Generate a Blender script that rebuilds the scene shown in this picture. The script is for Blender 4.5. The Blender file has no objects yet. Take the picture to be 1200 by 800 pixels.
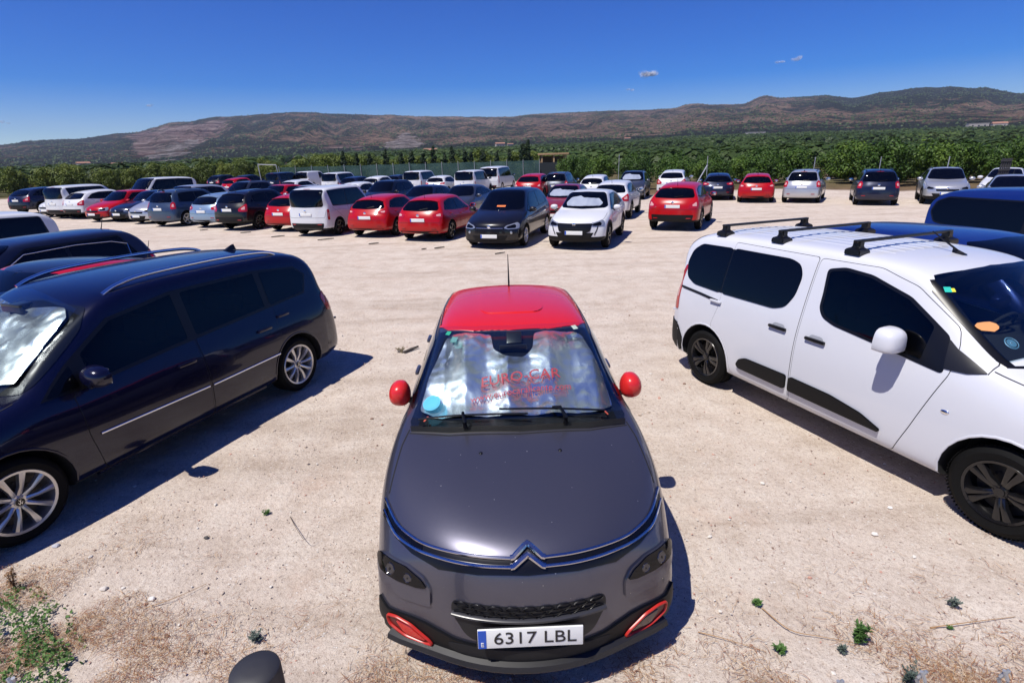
import bpy, bmesh, math, random
from mathutils import Vector, Matrix, noise
from mathutils.bvhtree import BVHTree
R = math.radians
scene = bpy.context.scene
COL = scene.collection
random.seed(7)
PI = math.pi

# ------------------------------------------------------------------ materials
MATS = {}
def nodes_of(m):
    m.use_nodes = True
    nt = m.node_tree
    return nt, nt.nodes['Principled BSDF']
def setin(b, k, v):
    if k in b.inputs: b.inputs[k].default_value = v
def mat(name, col, rough=.5, metal=0., coat=0., spec=None, trans=0., alpha=None, emis=None):
    if name in MATS: return MATS[name]
    m = bpy.data.materials.new(name); nt, b = nodes_of(m)
    setin(b, 'Base Color', (*col, 1)); setin(b, 'Roughness', rough); setin(b, 'Metallic', metal)
    if coat: setin(b, 'Coat Weight', coat); setin(b, 'Coat Roughness', .03)
    if spec is not None: setin(b, 'Specular IOR Level', spec)
    if trans: setin(b, 'Transmission Weight', trans)
    MATS[name] = m
    return m
def ramp(nt, fac, stops):
    r = nt.nodes.new('ShaderNodeValToRGB'); nt.links.new(fac, r.inputs[0])
    e = r.color_ramp.elements
    while len(e) > 1: e.remove(e[0])
    e[0].position = stops[0][0]; e[0].color = (*stops[0][1], 1)
    for p, c in stops[1:]:
        q = e.new(p); q.color = (*c, 1)
    return r.outputs[0]
def nz(nt, vec, scale, detail=4, rough=.55, out=0):
    n = nt.nodes.new('ShaderNodeTexNoise'); n.inputs['Scale'].default_value = scale
    n.inputs['Detail'].default_value = detail; n.inputs['Roughness'].default_value = rough
    if vec is not None: nt.links.new(vec, n.inputs['Vector'])
    return n.outputs[out]
def mixc(nt, f, a, b, mode='MIX'):
    m = nt.nodes.new('ShaderNodeMix'); m.data_type = 'RGBA'; m.blend_type = mode
    for i, v in ((0, f), (6, a), (7, b)):
        if isinstance(v, (int, float)): m.inputs[i].default_value = v
        elif isinstance(v, tuple): m.inputs[i].default_value = (*v, 1)
        else: nt.links.new(v, m.inputs[i])
    return m.outputs[2]
def mth(nt, op, a, b=None, clamp=False):
    m = nt.nodes.new('ShaderNodeMath'); m.operation = op; m.use_clamp = clamp
    for i, v in ((0, a), (1, b)):
        if v is None: continue
        if isinstance(v, (int, float)): m.inputs[i].default_value = v
        else: nt.links.new(v, m.inputs[i])
    return m.outputs[0]
def bump(nt, b, h, strength=.3, dist=.01):
    n = nt.nodes.new('ShaderNodeBump'); n.inputs['Strength'].default_value = strength
    n.inputs['Distance'].default_value = dist
    nt.links.new(h, n.inputs['Height']); nt.links.new(n.outputs[0], b.inputs['Normal'])
def coords(nt, kind='Object'):
    return nt.nodes.new('ShaderNodeTexCoord').outputs[kind]

def paint(name, col, metal=.0, rough=.28, dust=.35, specks=0.):
    """car paint under a clear coat with a thin uneven film of pale road dust"""
    if name in MATS: return MATS[name]
    m = bpy.data.materials.new(name); nt, b = nodes_of(m)
    co = coords(nt)
    n1 = nz(nt, co, 2.3, 6, .65); n2 = nz(nt, co, 60, 3, .6)
    f = mth(nt, 'MULTIPLY', mth(nt, 'MULTIPLY', n1, n2), dust * .5)
    # more dust low on the sills and bumpers
    sx = nt.nodes.new('ShaderNodeSeparateXYZ'); nt.links.new(co, sx.inputs[0])
    low = mth(nt, 'MULTIPLY', mth(nt, 'SUBTRACT', .62, sx.outputs[2], True), .9 * dust)
    low = mth(nt, 'MULTIPLY', low, nz(nt, co, 5, 5, .6))
    f = mth(nt, 'ADD', f, low, True)
    c = mixc(nt, f, col, (.36, .29, .23))
    if specks:
        vo = nt.nodes.new('ShaderNodeTexVoronoi'); vo.inputs['Scale'].default_value = 30; nt.links.new(co, vo.inputs['Vector'])
        sc_ = nt.nodes.new('ShaderNodeSeparateColor'); nt.links.new(vo.outputs['Color'], sc_.inputs[0])
        sp = mth(nt, 'MULTIPLY', mth(nt, 'LESS_THAN', vo.outputs['Distance'], mth(nt, 'MULTIPLY', sc_.outputs[1], .11)), mth(nt, 'GREATER_THAN', sc_.outputs[0], .80))
        c = mixc(nt, mth(nt, 'MULTIPLY', sp, specks), c, (.55, .53, .50))
    nt.links.new(c, b.inputs['Base Color'])
    setin(b, 'Metallic', metal)
    rg = mth(nt, 'ADD', mth(nt, 'MULTIPLY', f, .5), rough); nt.links.new(rg, b.inputs['Roughness'])
    setin(b, 'Coat Weight', .45 if col[0] > .3 and col[1] < .05 else .65); setin(b, 'Coat Roughness', .05); setin(b, 'Specular IOR Level', .3)
    nt.links.new(mth(nt, 'ADD', mth(nt, 'MULTIPLY', f, .35), .03), b.inputs['Coat Roughness'])
    MATS[name] = m
    return m

M_GLASS = mat('dark_glass', (.0012, .0014, .002), .03, 0, .0, .35)
M_TRIM = mat('black_trim', (.004, .004, .005), .3, 0, 0, .4)
M_PLAST = mat('grey_black_plastic', (.0055, .0055, .006), .55, 0, 0, .25)
M_GAP = mat('panel_gap', (.004, .004, .005), .8)
M_RUB = mat('tyre_rubber', (.0045, .0045, .0045), .75, 0, 0, .15)
M_ALLOY = mat('alloy', (.55, .55, .56), .28, .9)
M_DALLOY = mat('dark_alloy', (.005, .005, .006), .25, 0, .4, .4)
M_CHROME = mat('chrome', (.85, .86, .88), .08, 1)
M_LAMP = mat('lamp_lens', (.42, .44, .46), .08, .6, .8)
M_DLAMP = mat('smoked_lamp_lens', (.003, .003, .004), .05, 0, 0, .28)
M_TAIL = mat('tail_lens', (.36, .006, .008), .12, 0, 1)
M_PLATE = mat('plate_white', (.74, .75, .72), .4)
M_PBLUE = mat('plate_blue', (.01, .08, .45), .4)
M_INK = mat('plate_ink', (.012, .012, .014), .4)
M_CABIN = mat('cabin_lining', (.016, .016, .018), .85)
M_UNDER = mat('wheel_well', (.006, .006, .006), .9)

# ------------------------------------------------------------------ objects
def link(name, mesh, parent=None, mats=()):
    o = bpy.data.objects.new(name, mesh); COL.objects.link(o)
    if parent is not None: o.parent = parent
    for m in mats:
        mesh.materials.append(m)
    return o
def empty(name, loc=(0, 0, 0), rz=0):
    o = bpy.data.objects.new(name, None); COL.objects.link(o)
    o.location = loc; o.rotation_euler = (0, 0, rz); o.empty_display_size = .2
    return o
def tag(o, label=None, cat=None, group=None, kind=None):
    if label: o['label'] = label
    if cat: o['category'] = cat
    if group: o['group'] = group
    if kind: o['kind'] = kind
    return o
def bm_obj(name, bm, m, parent=None, smooth=True, sharp=35):
    me = bpy.data.meshes.new(name); bm.to_mesh(me); bm.free()
    if smooth:
        for p in me.polygons: p.use_smooth = True
        me.set_sharp_from_angle(angle=R(sharp))
    return link(name, me, parent, m if isinstance(m, (list, tuple)) else (m,))
def add_box(bm, c, s, rot=None, bev=0.):
    r = bmesh.ops.create_cube(bm, size=1, matrix=Matrix.Diagonal((*s, 1)))
    vs = r['verts']
    if bev:
        es = list({e for v in vs for e in v.link_edges})
        rb = bmesh.ops.bevel(bm, geom=es, offset=bev, segments=2, affect='EDGES', profile=.6)
        vs = list({v for f in rb['faces'] for v in f.verts} | {v for v in vs if v.is_valid})
    M = Matrix.Translation(c)
    if rot is not None: M = M @ rot.to_4x4()
    bmesh.ops.transform(bm, matrix=M, verts=vs)
    return vs
def sweep(bm, pts, rad, seg=8, caps=True, flat=1.0, up=Vector((0, 0, 1))):
    """tube along pts; rad scalar or list"""
    pts = [Vector(p) for p in pts]; rings = []
    for i, p in enumerate(pts):
        t = (pts[min(i+1, len(pts)-1)] - pts[max(i-1, 0)]).normalized()
        a = t.cross(up)
        if a.length < 1e-4: a = t.cross(Vector((1, 0, 0)))
        a.normalize(); b = a.cross(t).normalized()
        r = rad[i] if isinstance(rad, (list, tuple)) else rad
        rings.append([bm.verts.new(p + a*math.cos(2*PI*k/seg)*r + b*math.sin(2*PI*k/seg)*r*flat) for k in range(seg)])
    for i in range(len(rings)-1):
        for k in range(seg):
            bm.faces.new((rings[i][k], rings[i][(k+1) % seg], rings[i+1][(k+1) % seg], rings[i+1][k]))
    if caps:
        bm.faces.new(rings[0][::-1]); bm.faces.new(rings[-1])
def lathe(bm, prof, seg=32, axis='X', c=(0, 0, 0), mi=0):
    """prof: list of (r, a) radius / distance along the axis"""
    rings = []
    for r, a in prof:
        ring = []
        for k in range(seg):
            t = 2*PI*k/seg
            y, z = r*math.cos(t), r*math.sin(t)
            p = {'X': (a, y, z), 'Z': (y, z, a), 'Y': (y, a, z)}[axis]
            ring.append(bm.verts.new((p[0]+c[0], p[1]+c[1], p[2]+c[2])))
        rings.append(ring)
    for i in range(len(rings)-1):
        for k in range(seg):
            f = bm.faces.new((rings[i][k], rings[i][(k+1) % seg], rings[i+1][(k+1) % seg], rings[i+1][k]))
            f.material_index = mi
    return rings

# ------------------------------------------------------------------ surface tools
class Surf:
    def __init__(s, me):
        me.calc_loop_triangles()
        s.v = [v.co.copy() for v in me.vertices]; s.n = [v.normal.copy() for v in me.vertices]
        s.t = [tuple(t.vertices) for t in me.loop_triangles]
        s.b = BVHTree.FromPolygons(s.v, s.t)
    def sm(s, loc, i):
        a, b, c = s.t[i]; A, B, C = s.v[a], s.v[b], s.v[c]
        n = (B-A).cross(C-A); d = n.length_squared or 1
        wa = (C-B).cross(loc-B).dot(n)/d; wb = (A-C).cross(loc-C).dot(n)/d
        return (s.n[a]*wa + s.n[b]*wb + s.n[c]*(1-wa-wb)).normalized()
    def cast(s, o, d, guess=None):
        loc, n, i, _ = s.b.ray_cast(o, d)
        if loc is None:
            q = guess if guess is not None else o + d*5
            loc, n, i, _ = s.b.find_nearest(q)
        return loc, s.sm(loc, i)

def round_poly(p, r, n=4):
    """round the corners of a 2D polygon"""
    out = []
    N = len(p)
    for i in range(N):
        a, b, c = Vector(p[i-1]), Vector(p[i]), Vector(p[(i+1) % N])
        rr = r[i] if isinstance(r, (list, tuple)) else r
        d1, d2 = a-b, c-b
        l = min(rr, d1.length*.45, d2.length*.45)
        if l < 1e-4: out.append(b); continue
        s, e = b + d1.normalized()*l, b + d2.normalized()*l
        for k in range(n+1):
            t = k/n
            out.append(s*(1-t)**2 + b*2*t*(1-t) + e*t*t)
    return out
def inset(p, w):
    """offset a 2D polygon inwards by w"""
    p = [Vector(q) for q in p]; N = len(p)
    area = sum(p[i].x*p[(i+1) % N].y - p[(i+1) % N].x*p[i].y for i in range(N))
    sg = 1 if area > 0 else -1
    out = []
    for i in range(N):
        a, b, c = p[i-1], p[i], p[(i+1) % N]
        d1, d2 = (b-a).normalized(), (c-b).normalized()
        n1, n2 = Vector((-d1.y, d1.x))*sg, Vector((-d2.y, d2.x))*sg
        m = (n1+n2)
        k = w/max(.35, 1+n1.dot(n2))
        out.append(b + m*k)
    return out
def clip(p, lo, hi):
    """clip a 2D polygon to lo<=x<=hi"""
    def half(p, x0, sgn):
        out = []
        for i in range(len(p)):
            a, b = p[i-1], p[i]
            ia, ib = (a[0]-x0)*sgn >= 0, (b[0]-x0)*sgn >= 0
            if ia != ib:
                t = (x0-a[0])/(b[0]-a[0]); out.append((x0, a[1]+(b[1]-a[1])*t))
            if ib: out.append(tuple(b))
        return out
    p = half([tuple(q) for q in p], lo, 1)
    p = half(p, hi, -1) if p else p
    return [q for i, q in enumerate(p) if (Vector(q)-Vector(p[i-1])).length > 1e-3]

def frame(d):
    d = Vector(d).normalized()
    u = d.cross(Vector((0, 0, 1)))
    if u.length < 1e-3: u = Vector((1, 0, 0))
    u.normalize(); v = u.cross(d).normalized()
    return d, u, v
def pt_in(p, poly):
    c = False
    for i in range(len(poly)):
        a, b = poly[i-1], poly[i]
        if (a.y > p.y) != (b.y > p.y) and p.x < (b.x-a.x)*(p.y-a.y)/(b.y-a.y)+a.x: c = not c
    return c
def patch(name, S, pts, d, off, m, parent, rnd=0., grid=.05, skirt=.006, wob=None, rnn=4, thick=True, hole=None):
    """panel with the given outline (3D points, seen along d) laid on the surface S, off metres proud"""
    d, u, v = frame(d)
    q = [Vector((Vector(p).dot(u), Vector(p).dot(v))) for p in pts]
    if rnd: q = round_poly(q, rnd, rnn)
    bm = bmesh.new()
    vs = [bm.verts.new((p.x, p.y, 0)) for p in q]
    bm.faces.new(vs)
    bmesh.ops.triangulate(bm, faces=bm.faces[:])
    for ax in (0, 1):
        lo = min(p[ax] for p in q); hi = max(p[ax] for p in q)
        n = max(1, int((hi-lo)/grid))
        for k in range(1, n):
            x = lo + (hi-lo)*k/n
            co = [0, 0, 0]; co[ax] = x; no = [0, 0, 0]; no[ax] = 1
            bmesh.ops.bisect_plane(bm, geom=bm.verts[:]+bm.edges[:]+bm.faces[:], dist=1e-5, plane_co=co, plane_no=no)
    if hole:
        hq, hr = hole
        hq = [Vector((Vector(p).dot(u), Vector(p).dot(v))) for p in hq]
        if hr: hq = round_poly(hq, hr, 4)
        for i in range(len(hq)):
            e = hq[i]-hq[i-1]
            if e.length < 1e-5: continue
            near = [f for f in bm.faces if min(((Vector(w.co[:2])-hq[i]).length) for w in f.verts) < .30 or min(((Vector(w.co[:2])-hq[i-1]).length) for w in f.verts) < .30 or e.length > .25]
            ge = list({x for f in near for x in list(f.verts)+list(f.edges)}) + near
            bmesh.ops.bisect_plane(bm, geom=ge, dist=1e-6, plane_co=(hq[i].x, hq[i].y, 0), plane_no=(-e.y, e.x, 0))
        kill = [f for f in bm.faces if pt_in(f.calc_center_median().xy, hq)]
        bmesh.ops.delete(bm, geom=kill, context='FACES')
    bmesh.ops.remove_doubles(bm, verts=bm.verts[:], dist=1e-5)
    bm.normal_update()
    for f in bm.faces:
        if f.normal.z < 0: f.normal_flip()
    gz = sum((Vector(p) for p in pts), Vector())/len(pts)
    nor = []
    info = {}
    bm.verts.ensure_lookup_table()
    for w in bm.verts:
        p2 = w.co.copy()
        base = u*p2.x + v*p2.y
        o = base + d*(gz.dot(d) - 4)
        loc, n = S.cast(o, d, base + d*gz.dot(d))
        e = off + (wob(p2.x, p2.y) if wob else 0)
        w.co = loc + n*e
        info[w] = (loc, n)
    if skirt and thick:
        be = [e for e in bm.edges if len(e.link_faces) == 1]
        new = {}
        for e in be:
            for w in e.verts:
                if w not in new:
                    l, n = info[w]; new[w] = bm.verts.new(l - n*.002)
                    info[new[w]] = (l, n)
        for e in be:
            a, b = e.verts; f0 = e.link_faces[0]
            # orientation
            li = [l for l in f0.loops if l.vert == a][0]
            if li.link_loop_next.vert == b: fv = (b, a, new[a], new[b])
            else: fv = (a, b, new[b], new[a])
            try: bm.faces.new(fv)
            except ValueError: pass
    bm.verts.index_update()
    nn = [Vector()]*len(bm.verts)
    for w in bm.verts: nn[w.index] = info[w][1]
    me = bpy.data.meshes.new(name); bm.to_mesh(me); bm.free()
    for p in me.polygons: p.use_smooth = True
    if not wob: me.normals_split_custom_set_from_vertices(nn)
    # u/v faces were built in the (u, v) plane whose normal is -d; flip is not needed
    o = link(name, me, parent, (m,))
    return o
def surf_path(S, pts, d, step=.03):
    d, u, v = frame(d)
    pts = [Vector(p) for p in pts]; out = []
    gz = sum(pts, Vector())/len(pts)
    for i in range(len(pts)-1):
        n = max(1, int((pts[i+1]-pts[i]).length/step))
        for k in range(n + (1 if i == len(pts)-2 else 0)):
            p = pts[i].lerp(pts[i+1], k/n)
            o = u*p.dot(u) + v*p.dot(v) + d*(gz.dot(d)-4)
            out.append(S.cast(o, d, p))
    return out
def smooth_line(pts, n=6):
    """Catmull-Rom through points"""
    P = [Vector(p) for p in pts]; out = []
    for i in range(len(P)-1):
        a, b, c, e = P[max(i-1, 0)], P[i], P[i+1], P[min(i+2, len(P)-1)]
        for k in range(n):
            t = k/n
            out.append(.5*((2*b)+(c-a)*t+(2*a-5*b+4*c-e)*t*t+(3*b-a-3*c+e)*t**3))
    out.append(P[-1]); return out
def ribbon(bm, S, pts, d, w, h, lift=0., step=.03, closed=False, taper=False):
    """moulding / gap of width w and height h laid along pts on the surface"""
    if closed: pts = list(pts) + [pts[0]]
    L = surf_path(S, pts, d, step); rings = []
    for i, (p, n) in enumerate(L):
        t = (L[min(i+1, len(L)-1)][0] - L[max(i-1, 0)][0])
        if t.length < 1e-7: t = Vector((0, 1, 0))
        t.normalize(); s = t.cross(n).normalized()
        k = 1.
        if taper: k = max(.15, min(1, 6*min(i, len(L)-1-i)/len(L)))
        ww = w*k
        rings.append([bm.verts.new(p + s*a*ww + n*(b*h+lift)) for a, b in ((-.5, 0), (-.42, .7), (-.2, 1), (.2, 1), (.42, .7), (.5, 0))])
    for i in range(len(rings)-1):
        for k in range(5):
            bm.faces.new((rings[i][k+1], rings[i][k], rings[i+1][k], rings[i+1][k+1]))
    if len(rings) > 1:
        try: bm.faces.new(rings[0]); bm.faces.new(rings[-1][::-1])
        except ValueError: pass

# ------------------------------------------------------------------ car bodies
def lerp(a, b, t): return a+(b-a)*t
BASE = dict(L=4.3, W=1.8, H=1.5, zf=.78, zc=.98, sc=1.15, sh=1.95, sr=3.55, zr=1.42, st=4.05, zt=1.0,
            b0=.93, b1=1.0, wr=.56, wb=.83, zS=.70, sill=.24, wf=.88, wh=2.6, fo=.84, r=.32, crown=.03, nose=.13,
            bump=.5, zM=.42, nm=.2, nl=.03, hoodb=.02, rearw=.86, plan=.2)
def cage(P):
    L, W, H = P['L'], P['W'], P['H']; hw = W/2
    st = []
    zf, zc, sc, sh, sr, zr, s_t, zt = (P[k] for k in ('zf', 'zc', 'sc', 'sh', 'sr', 'zr', 'st', 'zt'))
    b0, b1, wr, wb, zS, sill = (P[k] for k in ('b0', 'b1', 'wr', 'wb', 'zS', 'sill'))
    pl = P['plan']; cr = P['crown']
    def add(sT, sE, sB, zT, E, D, B, S, M, Lw, sLow=None):
        if sLow is None: sLow = sB
        st.append((sT, sE, sB, sLow, zT, E, D, B, S, M, Lw))
    wf = P['wf']
    # nose ring
    add(.0, pl*.3, pl, zf-P['nose'], (.46*hw, zf-P['nose']), (.64*hw, zf-P['nose']-.01), (.80*hw, zf-P['nose']-.03),
        ((.85+P['nl'])*hw, lerp(sill, zf, .55)), ((.86+P['nl'])*hw, lerp(sill, zf, P['nm'])), ((.82+P['nl'])*hw, sill-.03-P['nl']*.5), pl*(1-1.5*P['nl']))
    add(.07, .10+pl*.3, .13+pl, zf, (.48*hw, zf-.005), (.68*hw, zf-.03), (wf*hw, zf-.08),
        (.95*hw, lerp(sill, zf, .6)), (.96*hw, lerp(sill, zf, P['nm'])), (.93*hw, sill-.03))
    m = .5
    add(lerp(.1, sc, .45), lerp(.1, sc, .45)+.03, lerp(.3, sc, .45)+.05, lerp(zf, zc, .5)+P['hoodb'], (.5*hw, lerp(zf, zc, .5)+P['hoodb']*.7),
        (.72*hw, lerp(zf, zc, .5)-.02), (.92*hw, lerp(zf, b0, .6)-.04), (.99*hw, zS-.02), (.99*hw, P['zM']), (.95*hw, sill))
    add(sc-.14, sc-.08, sc-.02, zc-.03+P['hoodb']*.3, (.52*hw, zc-.035), (.76*hw, zc-.05), (.925*hw, b0-.03), (hw, zS), (.995*hw, P['zM']), (.955*hw, sill))
    t = .06
    add(sc, sc+.10, sc+.22, zc, (.60*hw, zc-.005), (.80*hw, zc-.02), (lerp(.925*hw, wb, .4), b0), (hw, zS), (.995*hw, P['zM']), (.955*hw, sill))
    for t in (.35, .75):
        s0 = lerp(sc, sh, t); z0 = lerp(zc, H-cr-.03, t)+.02
        xe = lerp(.64*hw, wr, t); xd = lerp(.82*hw, wr+.05, t)
        add(s0, s0+.08, s0+.12, z0, (xe, z0-.02), (xd, z0-.06-.02*t), (wb, lerp(b0, b1, t*.3)), (hw, zS), (.995*hw, P['zM']), (.955*hw, sill))
    zh = H-cr
    add(sh, sh+.06, sh+.10, zh, (wr, zh-.03), (wr+.06, zh-.10), (wb, lerp(b0, b1, .35)), (hw, zS), (.995*hw, P['zM']), (.955*hw, sill))
    for t, z, k in ((.3, H, .5), (.7, lerp(H, zr, .35), .75)):
        s0 = lerp(sh, sr, t)
        add(s0, s0, s0, z, (wr, z-.035), (wr+.06, z-.11), (wb, lerp(b0, b1, k)), (hw, zS), (.995*hw, P['zM']), (.955*hw, sill))
    add(sr-.03, sr-.05, sr-.08, zr, (wr-.01, zr-.04), (wr+.05, zr-.11), (wb-.005, lerp(b0, b1, .9)), (.995*hw, zS), (.99*hw, P['zM']), (.955*hw, sill))
    # rear glass middle
    t = .55
    s0 = lerp(sr, s_t, t)
    add(s0, s0-.03, min(s0, L-.42), lerp(zr, zt, t), (lerp(wr, wb, .35)-.03, lerp(zr, zt, t)-.02), (lerp(wr, wb, .75), lerp(zr, zt, t)-.05), (wb-.01, b1), (.985*hw, zS), (.985*hw, P['zM']), (.95*hw, sill), L-.50)
    add(s_t, s_t-.04, s_t-.16, zt, (.52*hw, zt-.005), (.72*hw, zt-.02), (P['rearw']*hw, min(b1, zt)-.03), (.95*hw, zS), (.955*hw, P['zM']+.02), (.92*hw, sill+.04), L-.24)
    add(L-.06, L-.08, L-.17, zt-.20, (.46*hw, zt-.20), (.64*hw, zt-.21), (.80*hw, zt-.24), (.86*hw, lerp(.45, zS, .7)), (.87*hw, P['zM']+.02), (.82*hw, sill+.04), L-.15)
    rings = []
    for (sT, sE, sB, sL, zT, E, D, B, S, M, Lw) in st:
        y = lambda s: L/2 - s
        ring = [(0, y(sT), zT), (E[0]*.55, y(lerp(sT, sE, .3)), lerp(zT, E[1], .3)), (E[0], y(sE), E[1]), (D[0], y(lerp(sE, sB, .5)), D[1]),
                (B[0], y(sB), B[1]), (S[0], y(lerp(sB, sL, .6)), S[1]), (M[0], y(sL), M[1]), (Lw[0], y(sL), Lw[1])]
        bz = Lw[1]-.02
        ring += [(D[0]*.95, y(lerp(sE, sL, .5)), bz), (E[0], y(lerp(sE, sL, .3)), bz), (E[0]*.55, y(lerp(sT, sL, .2)), bz), (0, y(lerp(sT, sL, .1)), bz)]
        rings.append(ring)
    return rings, st
def make_body(P):
    rings, st = cage(P)
    bm = bmesh.new(); V = []
    n = len(rings[0])
    for r in rings:
        full = {}
        for i, p in enumerate(r):
            full[(i, 1)] = bm.verts.new(p)
            full[(i, -1)] = full[(i, 1)] if p[0] == 0 else bm.verts.new((-p[0], p[1], p[2]))
        V.append(full)
    for j in range(len(V)-1):
        a, b = V[j], V[j+1]
        for i in range(n-1):
            bm.faces.new((a[(i, 1)], a[(i+1, 1)], b[(i+1, 1)], b[(i, 1)]))
            bm.faces.new((a[(i, -1)], b[(i, -1)], b[(i+1, -1)], a[(i+1, -1)]))
    # caps: columns 0..4 = T0,T1,E,D,B ; rows: B(4) S(5) M(6) L(7), bottom 11..8,7
    for end, ring, full in ((0, rings[0], V[0]), (1, rings[-1], V[-1])):
        sg = 1 if end == 0 else -1
        bot = [11, 10, 9, 8, 7]; top = [0, 1, 2, 3, 4]
        for side in (1, -1):
            grid = []
            for rix in range(4):
                row = []
                for c in range(5):
                    if c == 4: row.append(full[([4, 5, 6, 7][rix], side)])
                    elif rix == 0: row.append(full[(top[c], side)])
                    elif rix == 3: row.append(full[(bot[c], side)])
                    else:
                        key = ('i', rix, c, side if c else 0)
                        if key not in full:
                            t = ring[top[c]]; e = ring[[4, 5, 6, 7][rix]]
                            prot = (P['bump']*.06 if rix == 2 else P['bump']*.03)*sg
                            tz = lerp(e[2], ring[[4, 5, 6, 7][rix]][2], 1)
                            full[key] = bm.verts.new((t[0]*side, t[1]+prot, tz))
                        row.append(full[key])
                grid.append(row)
            for r_ in range(3):
                for c in range(4):
                    q = (grid[r_][c], grid[r_][c+1], grid[r_+1][c+1], grid[r_+1][c])
                    if (side == 1) == (end == 0): q = q[::-1]
                    try: bm.faces.new(q)
                    except ValueError: pass
    bmesh.ops.recalc_face_normals(bm, faces=bm.faces[:])
    me = bpy.data.meshes.new('cage'); bm.to_mesh(me); bm.free()
    o = bpy.data.objects.new('cage', me); COL.objects.link(o)
    md = o.modifiers.new('s', 'SUBSURF'); md.levels = 3; md.render_levels = 3
    md.boundary_smooth = 'ALL'
    dg = bpy.context.evaluated_depsgraph_get(); dg.update()
    sm = bpy.data.meshes.new_from_object(o.evaluated_get(dg))
    bpy.data.objects.remove(o); bpy.data.meshes.remove(me)
    xs = max(v.co.x for v in sm.vertices); y0 = min(v.co.y for v in sm.vertices); y1 = max(v.co.y for v in sm.vertices)
    z1 = max(v.co.z for v in sm.vertices); zl = P['sill']-.05
    z0 = min(v.co.z for v in sm.vertices)
    for v in sm.vertices:
        v.co.x *= P['W']/2/xs
        v.co.y = (v.co.y-(y0+y1)/2)*P['L']/(y1-y0)
        v.co.z = zl + (v.co.z-z0)*(P['H']-zl)/(z1-z0)
    sm.update()
    for p in sm.polygons: p.use_smooth = True
    return sm
def carve(sm, P, mats):
    """cut the wheel arches"""
    o = bpy.data.objects.new('b', sm); COL.objects.link(o)
    cut = []
    bm = bmesh.new()
    hw = P['W']/2; ar = P['r']*P.get('arch', 1.16)
    for y in (P['L']/2-P['fo'], P['L']/2-P['fo']-P['wh']):
        for sx in (-1, 1):
            r = bmesh.ops.create_cone(bm, segments=40, radius1=ar, radius2=ar, depth=.42, cap_ends=True)
            bmesh.ops.transform(bm, matrix=Matrix.Translation((sx*(hw-.08), y, P['r']+.01)) @ Matrix.Rotation(PI/2, 4, 'Y'), verts=r['verts'])
    cm = bpy.data.meshes.new('c'); bm.to_mesh(cm); bm.free()
    cm.materials.append(M_UNDER)
    for m in mats: sm.materials.append(m)
    sm.materials.append(M_UNDER)
    c = bpy.data.objects.new('c', cm); COL.objects.link(c)
    md = o.modifiers.new('x', 'BOOLEAN'); md.object = c; md.operation = 'DIFFERENCE'; md.solver = 'EXACT'; md.material_mode = 'TRANSFER'
    extra = []
    for pts, d, out, depth, rr in P.get('pockets', []):
        d, u, v = frame(d); q = [Vector((Vector(p).dot(u), Vector(p).dot(v))) for p in pts]
        if rr: q = round_poly(q, rr, 4)
        k = sum((Vector(p) for p in pts), Vector()).dot(d)/len(pts)
        b2 = bmesh.new(); A_ = [b2.verts.new(u*p.x+v*p.y+d*(k-out)) for p in q]; B_ = [b2.verts.new(u*p.x+v*p.y+d*(k+depth)) for p in q]
        b2.faces.new(A_); b2.faces.new(B_[::-1])
        for i in range(len(q)): b2.faces.new((A_[i-1], B_[i-1], B_[i], A_[i]))
        bmesh.ops.recalc_face_normals(b2, faces=b2.faces[:])
        m2 = bpy.data.meshes.new('p'); b2.to_mesh(m2); b2.free(); m2.materials.append(M_CABIN)
        c2 = bpy.data.objects.new('p', m2); COL.objects.link(c2); extra.append(c2)
        md = o.modifiers.new('y', 'BOOLEAN'); md.object = c2; md.operation = 'DIFFERENCE'; md.solver = 'EXACT'; md.material_mode = 'TRANSFER'
    dg = bpy.context.evaluated_depsgraph_get(); dg.update()
    me = bpy.data.meshes.new_from_object(o.evaluated_get(dg))
    bpy.data.objects.remove(o); bpy.data.objects.remove(c)
    for c2 in extra: bpy.data.objects.remove(c2)
    for p in me.polygons: p.use_smooth = True
    me.set_sharp_from_angle(angle=R(38))
    return me

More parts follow.
